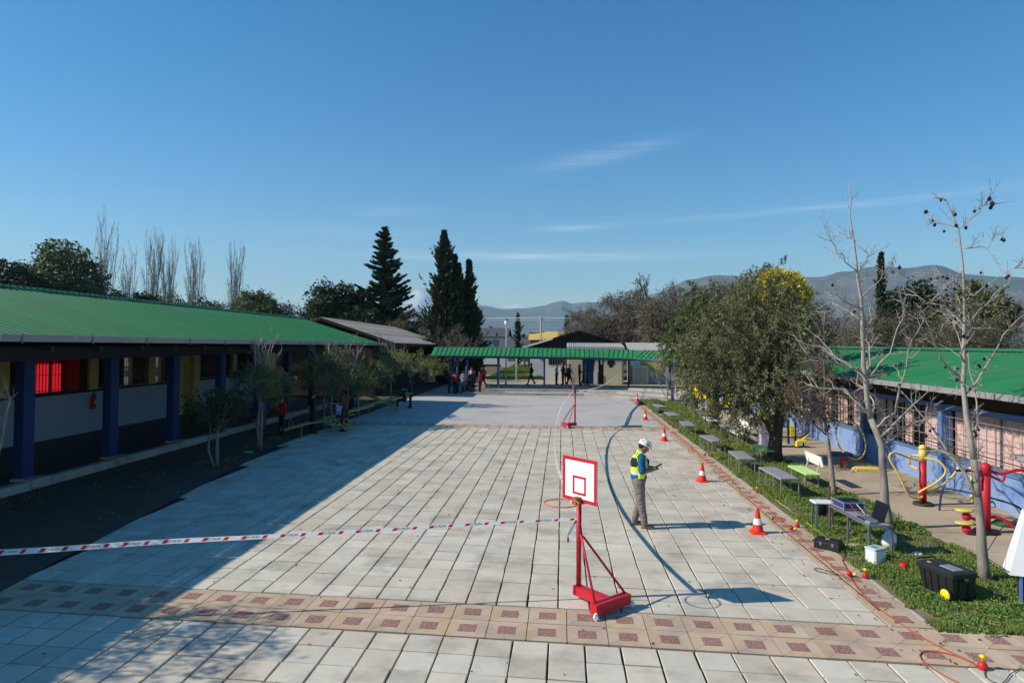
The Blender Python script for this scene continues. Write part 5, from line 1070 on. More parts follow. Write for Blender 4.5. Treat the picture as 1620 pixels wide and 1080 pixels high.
for z in (.03,.14): 
    mb.bar((-.2,-.22,z),(.2,-.22,z),.014); mb.bar((-.2,.22,z),(.2,.22,z),.014); mb.bar((-.2,-.22,z),(-.2,.22,z),.014); mb.bar((.2,-.22,z),(.2,.22,z),.014)
for x in (-.2,.2):
    for y in (-.22,.22): mb.bar((x,y,.0),(x,y,.16),.014)
obj('edge_frame', mb, M['gutter'], dv)
for i in range(4): mb = MB(); mb.b2((-.14+.08*i,-.1,.156),(-.09+.08*i,.08,.178)); obj('module', mb, M['black'], dv)
for i, m in enumerate((orange, M['black'], M['white'], M['black'])): mb = MB(); mb.tube([(-.1+.07*i,-.2,.10),(-.12+.06*i,-.30,.14),(-.05+.07*i,-.34,.03),(.0+.03*i,-.46,.01)], .006, 5); obj('wire', mb, m, dv)
dv2 = thing('battery_pack', 'small pale grey box lying beside the laptop on the table corner', 'box', (5.36,12.12,.556), R(15)); mb = MB(); mb.bev((0,0,.025),(.18,.12,.05),.01); obj('case', mb, mat('grey_green_plastic',(.22,.27,.27),.5,.1,6), dv2); mb = MB(); mb.b2((-.05,-.03,.0505),(.05,.03,.056)); obj('panel', mb, M['steel'], dv2)
stl = thing('stool', 'wooden stool with white seat at the far end of the laptop table', 'stool', (5.22,13.95,0)); mb = MB(); mb.bev((0,0,.50),(.40,.30,.03),.01); obj('seat', mb, M['whitep'], stl)
for x, y in ((-.16,-.12),(.16,-.12),(-.16,.12),(.16,.12)): mb = MB(); mb.bar((x,y,0),(x*.9,y*.9,.49),.035); obj('leg', mb, M['wood' if x > 0 else 'steel'], stl)
mb = MB(); mb.bar((.16,.12,.49),(.20,.14,.78),.035); obj('back_post', mb, M['wood'], stl)
hk = thing('water_drum', 'small black round tub behind the stool on the lawn', 'tub', (5.55,14.75,0)); mb = MB(); mb.lathe([(.13,0),(.16,.30),(.17,.31)], n=16); obj('body', mb, M['blackp'], hk); mb = MB(); mb.tube([(-.165,0,.30),(-.1,0,.42),(.1,0,.42),(.165,0,.30)], .006, 5); obj('handle', mb, M['steel'], hk)
gv = thing('yellow_helmet', 'bright yellow hard hat lying at the walkway edge behind the stool', 'hard hat', (6.25,14.95,.0)); mb = MB(); mb.lathe([(.15,0),(.15,.01),(.12,.02),(.115,.07),(.08,.12),(.02,.14)], n=18, sx=1.15); obj('shell', mb, M['yelb'], gv); mb = MB(); mb.bev((.15,0,.008),(.12,.16,.012),.005); obj('brim', mb, M['yelb'], gv)
ck = thing('cooler_box', 'white cooler box with teal label under the near end of the laptop table', 'cooler', (5.28,11.80,0), R(28)); ck.scale = (.88,.88,.85); mb = MB(); mb.bev((0,0,.13),(.30,.24,.26),.025); obj('body', mb, M['whitep'], ck); mb = MB(); mb.bev((0,0,.275),(.31,.25,.035),.012); obj('lid', mb, mat('pale_grey_lid',(.50,.55,.58),.5), ck); mb = MB(); mb.b2((-.09,-.06,.293),(.06,.06,.296)); obj('teal_label', mb, mat('teal_print',(.05,.33,.36),.5), ck); mb = MB(); mb.lathe([(.07,0),(.07,.012)], Vector((.151,0,.14)), 14, rot=Matrix.Rotation(math.pi/2,3,'Y')); obj('speaker_disc', mb, M['wood'], ck)
cn2 = thing('red_can', 'small red can standing on the grass beside the white cooler box', 'can', (5.55,11.42,0)); cn2.scale = (.85,.85,.75); mb = MB(); mb.lathe([(.07,0),(.075,.01),(.075,.13),(.06,.15),(.03,.155)], n=16); obj('body', mb, M['redp'], cn2); mb = MB(); mb.tube([(-.05,0,.15),(-.03,0,.18),(.03,0,.18),(.05,0,.15)], .007, 5); obj('handle', mb, M['redp'], cn2)
def crumple(name, label, cat, loc, r, m, seed):
    mb = MB(); mb.ell((0,0,r[2]*.8), r, 12)
    for i, v in enumerate(mb.v): k = 1+.45*noise.noise(Vector((v[0]/r[0]*1.6+seed, v[1]/r[1]*1.6, v[2]/r[2]*1.6))); mb.v[i] = (v[0]*k, v[1]*k, max(.0, v[2]*k))
    return tag(obj(name, mb, m, None, loc), label, cat)
crumple('plastic_bag', 'crumpled white plastic bag standing behind the near table leg', 'bag', (5.85,12.55,0), (.13,.11,.16), M['whitep'], 2)
crumple('cloth_glove', 'beige work glove dropped on the grass beside the black case', 'glove', (5.30,12.62,0), (.16,.07,.035), mat('beige_cloth',(.50,.43,.30),.9,.15,12), 5)
crumple('white_rag', 'small white cloth with blue edge on the grass before the tool chest', 'cloth', (6.12,12.15,0), (.12,.08,.04), M['whitep'], 8)
crumple('litter_paper', 'scrap of white paper on the grass at the lower right', 'litter', (5.42,9.22,0), (.10,.03,.01), M['white'], 9)
crumple('litter_wrapper', 'orange wrapper lying on the grass at the lower right', 'litter', (5.66,9.36,0), (.04,.03,.02), mat('orange_wrapper',(.75,.16,.04),.5), 12)
# tool chest
tcx = thing('tool_chest', 'large black rolling tool chest with yellow wheels on the lawn', 'tool chest', (5.62,10.32,0), R(107)); mb = MB()
vs = [(-.27,-.17,.05),(.24,-.17,.05),(.24,.17,.05),(-.27,.17,.05),(-.30,-.205,.37),(.30,-.205,.37),(.30,.205,.37),(-.30,.205,.37)]; mb.add(vs, [(3,2,1,0),(4,5,6,7),(0,1,5,4),(1,2,6,5),(2,3,7,6),(3,0,4,7)])
for x in (-.16,-.04,.08,.18):
    for s in (-1,1): mb.bar((x,s*.175,.07),(x*1.12,s*.208,.35),.022,.02,up=(0,1,0))
mb.bar((-.275,-.08,.07),(-.304,-.08,.35),.02,.02); mb.bar((-.275,.08,.07),(-.304,.08,.35),.02,.02); obj('body', mb, M['blackp'], tcx)
mb = MB(); mb.bev((0,0,.405),(.63,.44,.06),.022); mb.b2((-.325,-.225,.355),(.325,.225,.375)); obj('lid', mb, M['blackp'], tcx)
mb = MB(); mb.bev((-.10,.02,.440),(.26,.18,.012),.01); obj('lid_tray', mb, mat('grey_lid_tray',(.24,.25,.26),.4,.1,6), tcx)
mb = MB(); mb.bev((.12,0,.445),(.15,.05,.02),.008); obj('grip', mb, M['blackp'], tcx); mb = MB(); mb.b2((.16,.10,.436),(.22,.13,.440)); obj('label_plate', mb, M['yelb'], tcx)
mb = MB(); mb.bev((-.322,0,.345),(.03,.09,.12),.008); obj('latch', mb, M['black'], tcx); mb = MB(); mb.b2((-.338,-.03,.32),(-.335,.03,.36)); obj('latch_plate', mb, M['steel'], tcx)
mb = MB(); mb.tube([(.31,-.16,.32),(.37,-.16,.44),(.37,.16,.44),(.31,.16,.32)], .013, 8); obj('pull_handle', mb, M['black'], tcx)
for s in (-1,1):
    w_ = bpy.data.objects.new('wheel', None); COL.objects.link(w_); w_.parent = tcx; w_.location = (-.19,s*.205,.095); mb = MB(); rt = Matrix.Rotation(math.pi/2,3,'X'); mb.lathe([(.075,-.022),(.094,-.016),(.094,.016),(.075,.022)], (0,0,0), 22, rot=rt); obj('tyre', mb, M['black'], w_)
    mb = MB(); mb.lathe([(.02,-.029),(.080,-.025),(.080,.025),(.02,.029)], (0,0,0), 22, rot=rt); obj('hub_cap', mb, M['yelb'], w_)

# ------------------------------------------------------------------ lawn tables and benches
def lawn_table(label, x, y, rz, nl=3, L=1.35, top='lilac', h=.43):
    t = thing('lawn_table', label, 'table', (x,y,0), rz, 'low slatted tables standing on the lawn'); fr = MB(); hw = .22
    for k in range(5): mb = MB(); xx = -hw+.045+k*(2*hw-.09)/4; mb.b2((xx-.037,-L/2,h-.012),(xx+.037,L/2,h+.006)); obj('slat', mb, M[top], t)
    for s in (-1,1): fr.bar((s*hw,-L/2,h-.02),(s*hw,L/2,h-.02),.025)
    for k in range(nl+1): yy = -L/2+.03+(L-.06)*k/nl; fr.bar((-hw,yy,h-.025),(hw,yy,h-.025),.022)
    obj('frame', fr, M['gutter'], t)
    for k in range(nl+1):
        yy = -L/2+.03+(L-.06)*k/nl
        if nl > 2 and k not in (0,nl) and k%2 == 0 and nl > 3: continue
        for s in (-1,1): mb = MB(); mb.bar((s*(hw-.01),yy,-.02),(s*(hw-.01),yy,h-.02),.022); obj('leg', mb, M['gutter'], t)
    return t
for a in (('nearest lilac slatted lawn table, weeds round its legs',5.42,17.35,R(3),3,1.55),('second slatted lawn table, just beyond the nearest one',5.20,20.0,R(-2),4,1.45),('third slatted lawn table with thin white legs',5.12,23.4,R(4),3,1.5),('fourth slatted lawn table counting from the camera',5.05,27.6,R(-3),2,1.6),('fifth slatted lawn table counting from the camera',5.02,31.3,R(2),2,1.5),('farthest slatted lawn table near the end of the lawn',5.05,35.4,R(5),2,1.5),('pale small table at the very end of the lawn',5.3,40.0,R(0),2,1.2)): lawn_table(*a)
def bench(label, x, y, rz, seat='lime', L=1.25, back=True):
    t = thing('garden_bench', label, 'bench', (x,y,0), rz, 'painted benches between lawn and walkway'); h = .36; mb = MB(); mb.bev((-.02,0,h),(.40,L,.035),.008); obj('seat', mb, M[seat], t)
    for s in (-1,1):
        q = MB(); q.bar((-.16,s*L*.36,-.02),(-.16,s*L*.36,h),.035); q.bar((.16,s*L*.36,-.02),(.16,s*L*.36,h),.035); obj('leg', q, M['gutter'], t)
        if back: q = MB(); q.bar((.17,s*L*.28,h),(.26,s*L*.28,h+.34),.03); obj('back_post', q, M['creamw'], t)
    if back: q = MB(); q.bar((.235,-L*.42,h+.30),(.235,L*.42,h+.30),.025,.26,up=(-.25,0,1)); o = obj('backrest', q, M['white'], t)
    return t
bench('bench with lime green seat and white back, nearest the camera', 6.35, 18.15, R(2))
bench('bench with lime green seat and rounded white back left of the big evergreen trunk', 6.35, 21.85, R(-2))
bench('white painted bench beside the lilac litter bin', 6.55, 25.6, R(3), 'white')
bench('far backless white bench on the edge of the lawn', 6.45, 30.0, R(0), 'white', 1.5, False)
bench('grey seated bench between the two white ones', 6.60, 27.4, R(0), 'lilac', 1.3)
lb_ = thing('litter_bin', 'lilac printed litter bin standing left of the big evergreen', 'litter bin', (7.25,24.6,0)); mb = MB(); mb.bev((0,0,.42),(.42,.34,.78),.02); obj('body', mb, mat('lilac_print',(.42,.36,.55),.6,.45,9), lb_)
mb = MB(); mb.bev((.3,.0,.42),(.18,.30,.78),.02); obj('side_panel', mb, mat('purple_panel',(.10,.08,.22),.5,.3,8), lb_); mb = MB(); mb.bar((-.15,0,.0),(-.15,0,.06),.05); mb.bar((.15,0,0),(.15,0,.06),.05); obj('foot', mb, M['steel'], lb_)
mb = MB(); mb.b2((-.22,-.178,.66),(.0,-.172,.78)); obj('white_sticker', mb, M['white'], lb_)

# ------------------------------------------------------------------ outdoor gym
g1 = thing('fitness_wheel_frame', 'outdoor exercise post with red column and looping yellow handle bars', 'outdoor gym machine', (8.26,16.1,0)); mb = MB(); mb.lathe([(.21,0),(.21,.03),(.19,.055),(.09,.06)], n=24); obj('base', mb, mat('dark_green_base',(.02,.045,.03),.6), g1)
mb = MB(); mb.tube([(0,0,.05),(0,0,1.02)], .075, 18); obj('column', mb, M['redp'], g1); mb = MB(); mb.tube([(0,0,1.02),(0,0,1.27)], .082, 18); mb.lathe([(.088,1.27),(.088,1.31),(.05,1.36),(.02,1.37)], n=18); obj('head', mb, M['yel'], g1)
def spline(pts, sub=7, closed=False):
    pts = [Vector(p) for p in pts]; n_ = len(pts); out = []
    for i in range(n_ if closed else n_-1):
        g = (lambda k: pts[k % n_]) if closed else (lambda k: pts[max(0, min(n_-1, k))]); p0, p1, p2, p3 = g(i-1), g(i), g(i+1), g(i+2)
        for k in range(sub): t_ = k/sub; out.append(.5*((2*p1)+(-p0+p2)*t_+(2*p0-5*p1+4*p2-p3)*t_*t_+(-p0+3*p1-3*p2+p3)*t_**3))
    if not closed: out.append(pts[-1])
    return out
# big loops: px offsets turned into metres about the column (1 m is 60 px here)
for nm_, pts in (('left_loop',[(-.05,-.02,1.00),(-.35,-.05,1.08),(-.72,-.15,1.20),(-.80,-.15,1.05),(-.62,-.2,.70),(-.42,-.18,.28),(-.18,-.1,.16),(-.02,-.04,.20)]),('right_loop',[(.02,.02,1.02),(.22,.1,1.20),(.72,.25,1.16),(.98,.3,.92),(.82,.3,.62),(.42,.15,.36),(.14,.05,.30),(.04,.02,.50)]),('front_loop',[(0,-.06,1.08),(.22,-.22,1.04),(.34,-.3,.84),(.20,-.26,.60),(-.10,-.2,.38),(-.18,-.14,.30)]),('rear_loop',[(0,.06,1.10),(-.16,.2,1.08),(-.16,.24,.88),(-.05,.1,.78)])):
    mb = MB(); mb.tube(spline(pts), .024, 8); obj(nm_, mb, M['yel'], g1)
g2 = thing('fitness_twister', 'red outdoor gym post with stepper arms behind the seed ball tree', 'outdoor gym machine', (8.28,13.85,0)); mb = MB(); mb.lathe([(.22,0),(.22,.03),(.2,.05),(.1,.055)], n=22); obj('base', mb, M['black'], g2)
mb = MB(); mb.tube([(0,0,.05),(0,0,1.18)], .085, 18); mb.lathe([(.10,1.13),(.10,1.28),(.075,1.34),(.02,1.36)], n=18); obj('column', mb, M['redp'], g2)
mb = MB(); mb.tube(spline([(0,0,1.22),(.25,-.05,1.16),(.5,-.1,1.24),(.75,-.12,1.24)]), .03, 8); mb.tube(spline([(.1,.0,1.10),(.28,-.05,1.02),(.30,-.1,1.14)]), .022, 8); obj('arm', mb, M['redp'], g2)
mb = MB(); mb.tube(spline([(0,0,1.22),(-.2,-.06,1.20),(-.42,-.1,1.22)]), .026, 8); obj('arm', mb, M['redp'], g2); mb = MB(); mb.tube([(-.42,-.1,1.22),(-.62,-.14,1.22)], .024, 8); obj('grip', mb, M['black'], g2); mb = MB(); mb.tube([(.75,-.12,1.24),(.95,-.14,1.20)], .024, 8); obj('grip', mb, M['black'], g2)
mb = MB(); mb.tube(spline([(.05,0,.30),(.25,-.05,.30),(.45,-.12,.15),(.62,-.16,.05)]), .032, 8); obj('leg', mb, M['redp'], g2)
for (px_, py_, pz_) in ((-.46,-.18,.10),(-.30,.1,.28)):
    mb = MB(); mb.tube(spline([(-.05,0,.18),(px_*.6,py_*.6,pz_-.04),(px_,py_,pz_)]), .03, 8); mb.ell((px_,py_,pz_),(.085,.085,.085),12); obj('pedal_arm', mb, M['redp'], g2); mb = MB(); mb.lathe([(.12,pz_+.10),(.13,pz_+.115),(.13,pz_+.13),(.10,pz_+.14)], (px_-.04,py_,0), 16, sx=1.3); obj('pedal', mb, M['yel'], g2)
g3 = thing('fitness_rail', 'low dark blue bent hand rail in front of the blue wall', 'hand rail', (8.9,14.9,0)); mb = MB(); mb.tube(spline([(-.55,.7,.0),(-.50,.68,.42),(-.40,.6,.50),(.1,-.1,.46),(.4,-.5,.34),(.45,-.55,-.02)]), .022, 8); obj('rail', mb, M['navy'], g3); mb = MB(); mb.bar((0,.05,0),(0,.05,.45),.03); obj('post', mb, M['navy'], g3)
hs = thing('garden_hose', 'coiled dark green hose heap behind the red gym post', 'hose', (9.0,14.45,0)); mb = MB(); mb.tube([((.22-.012*k/6)*math.cos(k*.5), (.20)*math.sin(k*.5), .02+.012*(k/12.6)) for k in range(80)], .014, 6); obj('coil', mb, mat('green_hose',(.02,.10,.04),.5), hs); mb = MB(); mb.tube([(.2,0,.05),(.35,.15,.02),(.45,.1,.02)], .012, 6); obj('loose_end', mb, mat('green_hose',(.02,.10,.04)), hs)
g4 = thing('fitness_ring', 'shaded exercise machine with big yellow ring and blue seat under the tree', 'outdoor gym machine', (8.65,20.9,0)); mb = MB(); mb.tube([(.55*math.cos(a)*.75, .55*math.sin(a)*.6, .82+.55*math.sin(a)) for a in [k*.2618 for k in range(24)]], .022, 7, closed=True); obj('ring', mb, M['yel'], g4)
mb = MB(); mb.bev((-.35,-.2,.40),(.55,.42,.10),.03); obj('seat', mb, M['navy'], g4); mb = MB(); mb.bar((-.35,-.2,0),(-.35,-.2,.38),.07); mb.tube(spline([(-.35,-.2,.2),(.0,-.3,.28),(.3,-.2,.2)]), .03, 8); obj('post', mb, M['redp'], g4); mb = MB(); mb.bev((.15,-.7,.07),(.75,.26,.12),.05); obj('foot_plate', mb, M['yel'], g4)
g5 = thing('ochre_post', 'short ochre post against the blue wall behind the yellow loops', 'post', (9.62,16.55,0)); mb = MB(); mb.bev((0,0,.38),(.10,.10,.76),.015); obj('shaft', mb, M['yel'], g5); mb = MB(); mb.bev((0,0,.78),(.14,.14,.04),.015); obj('cap', mb, M['yel'], g5)
g6 = thing('fitness_rider', 'yellow outdoor rider machine with a sloping arm right of the evergreen trunk', 'outdoor gym machine', (8.5,24.6,0)); g6.scale = (.62,.62,.66); mb = MB(); mb.bev((0,0,.34),(.55,.3,.14),.05); mb.bev((-.3,-.1,.2),(.16,.2,.3),.04); obj('body', mb, M['yelb'], g6); mb = MB(); mb.tube([(0,0,.4),(.55,.2,.72)], .045, 8); obj('arm', mb, M['yelb'], g6); mb = MB(); mb.bev((0,0,.03),(.9,.45,.06),.02); obj('base', mb, M['navy'], g6); mb = MB(); mb.bar((.1,0,.05),(.1,0,.3),.07); obj('post', mb, M['black'], g6)
g7 = thing('fitness_twist_disc', 'red and yellow exercise machine half hidden by the evergreen leaves', 'outdoor gym machine', (7.75,26.9,0)); g7.scale = (.75,.75,.85); mb = MB(); mb.tube([(0,0,0),(0,0,1.05)], .09, 12); obj('column', mb, M['redp'], g7); mb = MB(); mb.bev((0,0,1.12),(.34,.3,.22),.06); mb.bev((.05,-.05,1.38),(.22,.2,.28),.05); obj('head', mb, M['yelb'], g7); mb = MB(); mb.tube(spline([(.3,-.2,.3),(.5,-.2,.8),(.8,-.1,.9),(1.0,0,.4)]), .03, 8); obj('handle', mb, M['yelb'], g7)
g8 = thing('fitness_bars', 'blue exercise frame with yellow panel right of the litter bin', 'outdoor gym machine', (8.3,25.4,0)); g8.scale = (.7,.7,.8); mb = MB(); mb.bar((0,0,0),(0,0,1.1),.10); mb.bar((.35,0,0),(.35,0,1.0),.08); obj('post', mb, M['navy'], g8); mb = MB(); mb.bev((.18,-.05,.6),(.26,.1,.5),.03); obj('panel', mb, M['yelb'], g8)
# playground far right
pg = thing('climbing_frame', 'blue square gate shaped playground frame with pale inner curve', 'playground frame', (7.5,42.7,0)); mb = MB(); 
for x in (-.62,.62): mb.bar((x,0,0),(x,0,1.35),.16)
mb.bar((-.62,0,.06),(.62,0,.06),.16); mb.bar((.62,0,1.3),(.62,-1.2,.1),.12); obj('frame', mb, mat('royal_blue',(.07,.09,.36),.5), pg); mb = MB(); mb.tube(spline([(-.42,-.1,1.2),(-.40,-.1,.5),(-.25,-.1,.22),(.25,-.1,.22),(.40,-.1,.5),(.44,-.1,1.2)]), .04, 7); obj('rope_rail', mb, M['creamw'], pg)
sl = thing('slide', 'yellow and blue playground slides at the far end of the walkway', 'slide', (8.7,39.6,0)); mb = MB()
for x0, x1, yy in ((-1.3,-.35,.3),(.9,.2,-.4)):
    P_ = [(x0,yy,1.1),(x0+(x1-x0)*.35,yy-.5,.75),(x0+(x1-x0)*.75,yy-1.1,.35),(x1,yy-1.5,.2)]; w_ = .22
    for a, b_ in zip(P_[:-1], P_[1:]): mb.bar(a, b_, .42, .05); mb.bar((a[0]-.22,a[1],a[2]+.08),(b_[0]-.22,b_[1],b_[2]+.08),.04,.14); mb.bar((a[0]+.22,a[1],a[2]+.08),(b_[0]+.22,b_[1],b_[2]+.08),.04,.14)
obj('chute', mb, M['yelb'], sl); mb = MB(); mb.bar((-1.3,.3,0),(-1.3,.3,1.1),.14); mb.bar((.9,-.4,0),(.9,-.4,1.1),.14); mb.bar((-1.2,-1.2,.06),(1.2,-2.0,.06),.18); mb.bar((-.8,-2.2,.06),(1.4,-1.0,.06),.18); mb.bar((.9,-.4,1.0),(1.5,-1.9,.05),.12); obj('frame', mb, mat('royal_blue',(.07,.09,.36)), sl)
mb = MB(); mb.tube(spline([(-.5,-.7,.0),(-.45,-.7,.9),(-.2,-.8,1.1)]), .05, 7); mb.tube([(0,-.6,0),(.05,-.6,1.0)], .04, 7); obj('pole', mb, M['ygr'], sl)
wc = thing('white_chair', 'small white chair by the path in front of the slides', 'chair', (7.0,33.9,0)); mb = MB(); mb.bev((0,0,.42),(.42,.42,.04),.01); obj('seat', mb, M['whitep'], wc); mb = MB(); mb.bev((0,.2,.66),(.42,.04,.44),.01); obj('backrest', mb, M['whitep'], wc)
for x in (-.18,.18):
    for y in (-.18,.18): mb = MB(); mb.bar((x,y,0),(x,y,.42),.035); obj('leg', mb, M['whitep'], wc)

# ------------------------------------------------------------------ white and navy stand at the right edge
ks = thing('information_stand', 'white slanted panel on a navy base cut by the right edge', 'stand', (6.70,10.1,0), R(-20)); mb = MB(); mb.add([(-.34,-.2,.42),(.5,-.2,.42),(.5,.2,.42),(-.34,.2,.42),(-.12,-.08,1.30),(.5,-.08,1.30),(.5,.12,1.30),(-.12,.12,1.30)], [(3,2,1,0),(4,5,6,7),(0,1,5,4),(1,2,6,5),(2,3,7,6),(3,0,4,7)]); obj('white_panel', mb, M['whitep'], ks)
mb = MB(); mb.bev((.1,0,.2),(.56,.30,.44),.015); obj('base', mb, M['navyd'], ks); mb = MB(); mb.bar((-.20,-.16,-.01),(-.20,-.16,.42),.035); obj('edge_post', mb, M['bluep'], ks); mb = MB(); mb.tube([(-.34,-.2,.46),(-.62,-.1,.62),(-.3,.3,1.0)], .006, 5); obj('wire', mb, M['black'], ks)

# ------------------------------------------------------------------ seesaws on the shaded strip
def seesaw(label, x, y, beams, legs):
    t = thing('seesaw', label, 'seesaw', (x,y,0), 0, 'yellow green seesaws on the shaded strip'); fr = MB()
    for (ax, ay), (bx_, by_) in legs: fr.tube([(ax,ay,0),(ax,ay,.48),(bx_,by_,.48),(bx_,by_,0)], .03, 7)
    obj('stand', fr, M['ygr'], t)
    for a, b_ in beams:
        a, b_ = Vector(a), Vector(b_); d = (b_-a).normalized(); s = d.cross(Vector((0,0,1))).normalized()*.10; mb = MB(); mb.tube([a+s,b_+s], .038, 8); mb.tube([a-s,b_-s], .038, 8); obj('beam', mb, M['ygr'], t)
        for e, sg in ((a,1),(b_,-1)):
            q = e+d*sg*.42; mb = MB(); mb.tube(spline([q-s,q-s+Vector((0,0,.22)),q-s*.3+Vector((0,0,.32)),q+s*.3+Vector((0,0,.32)),q+s+Vector((0,0,.22)),q+s]), .014, 6); obj('handle', mb, M['ygr'], t); mb = MB(); mb.bev(e+d*sg*.12+Vector((0,0,.05)),(.3,.24,.03),.01); obj('seat', mb, M['ygr'], t)
    return t
seesaw('nearer yellow green seesaw set with crossing beams on the shaded strip', -9.4, 27.0, [((-1.0,1.8,.78),(1.15,-1.5,.22)),((-1.2,-2.2,.25),(.9,2.6,.78)),((-1.6,1.2,.5),(.9,-2.2,.45))], [((-.45,-2.2),(.35,-.2)),((-.3,.2),(.4,1.6))])
seesaw('farther yellow green seesaw set near the end of the green roof', -9.3, 34.4, [((-1.0,-1.8,.30),(1.0,1.9,.82)),((-1.1,1.2,.75),(1.0,-1.0,.25))], [((-.4,-1.3),(.4,1.0))])
tp = crumple('green_rag', 'small turquoise cloth lying at the foot of the shaded young tree', 'cloth', (-10.15,21.1,.0), (.16,.09,.04), mat('turquoise_cloth',(.05,.40,.30),.8), 3)
tp = crumple('blue_cup', 'tiny light blue cup lying on the shaded slabs', 'litter', (-6.55,19.3,.0), (.06,.05,.05), mat('light_blue_plastic',(.10,.35,.65),.5), 6)

# ------------------------------------------------------------------ far end furniture
lm = thing('street_lamp', 'slim pale lamp post with lantern in front of the covered walkway', 'street lamp', (-4.25,50.6,.45)); mb = MB(); mb.lathe([(.09,0),(.09,.12),(.05,.2),(.042,2.4),(.032,4.45)], n=10); obj('post', mb, mat('pale_green_grey',(.40,.45,.42),.6), lm); mb = MB(); mb.lathe([(.06,4.45),(.13,4.52),(.16,4.78),(.10,4.86)], n=10); obj('lantern', mb, M['whitep'], lm); mb = MB(); mb.lathe([(.18,4.86),(.10,4.94),(.02,5.0)], n=10); obj('cap', mb, M['steel'], lm)
gp_ = thing('goal_post', 'pale green upright goal post standing on the far lawn', 'post', (-3.75,54.6,.45)); mb = MB(); mb.bar((0,0,0),(0,0,2.3),.14); obj('upright', mb, mat('pale_green_paint',(.55,.68,.45),.6), gp_); mb = MB(); mb.bar((0,0,2.25),(0,6,2.25),.08); obj('crossbar', mb, mat('pale_green_paint',(.55,.68,.45)), gp_)
pl = thing('utility_line', 'pale overhead line on thin poles crossing behind the walkway', 'power line', (0,80,0))
for x in (-22,-2.6,3.0): mb = MB(); mb.tube([(x,0,-.3),(x,0,6.9)], .09, 8); obj('pole', mb, M['gutter'], pl)
mb = MB(); mb.tube([(-24,0,6.6),(-12,0,6.42),(-2.6,0,6.6),(6,0,6.45),(14,0,6.6)], .055, 5); mb.tube([(-24,0,6.35),(-12,0,6.2),(-2.6,0,6.35),(6,0,6.2)], .025, 4); obj('wire', mb, M['white'], pl)
for i in range(8):
    x = -6.2+i*.62; 
mb = MB()
# ------------------------------------------------------------------ people
def remesh(mb, name, m, voxel, parent, smooth=2, noise_amp=0, nsc=9, loc=None):
    me = mb.mesh(name+'_src', m); o = bpy.data.objects.new(name, me); COL.objects.link(o)
    r = o.modifiers.new('r', 'REMESH'); r.mode = 'VOXEL'; r.voxel_size = voxel; r.use_smooth_shade = True
    if smooth: s = o.modifiers.new('s', 'SMOOTH'); s.iterations = smooth; s.factor = .5
    dg = bpy.context.evaluated_depsgraph_get(); dg.update(); ev = o.evaluated_get(dg); nm_ = bpy.data.meshes.new_from_object(ev); nm_.name = name; o.modifiers.clear(); o.data = nm_; bpy.data.meshes.remove(me)
    nm_.materials.clear(); nm_.materials.append(m)
    if noise_amp:
        co = np.empty(len(nm_.vertices)*3, dtype=np.float32); nm_.vertices.foreach_get('co', co); no = np.empty_like(co); nm_.vertices.foreach_get('normal', no); co = co.reshape(-1,3); no = no.reshape(-1,3)
        d = np.array([noise.noise(Vector((float(c[0])*nsc, float(c[1])*nsc, float(c[2])*nsc*1.7))) for c in co], dtype=np.float32); co += no*d[:,None]*noise_amp; nm_.vertices.foreach_set('co', co.ravel())
    nm_.polygons.foreach_set('use_smooth', [True]*len(nm_.polygons)); nm_.update(); o.parent = parent
    if loc: o.location = loc
    return o
def lerp(a, b, t): return Vector(a).lerp(Vector(b), t)
STAND = dict(hip=(0,.09,.93), knee=(.02,.10,.50), ank=(0,.10,.08), hipR=(0,-.09,.93), kneeR=(.02,-.10,.50), ankR=(0,-.10,.08), sh=(0,.185,1.43), el=(-.02,.24,1.15), wr=(.06,.23,.90), shR=(0,-.185,1.43), elR=(-.02,-.24,1.15), wrR=(.06,-.23,.90), pel=(0,0,.97), ch=(0,0,1.29), nk=(.0,0,1.49), hd=(.02,0,1.63))
def pose(**k): d = dict(STAND); d.update(k); return {a: Vector(b) for a, b in d.items()}
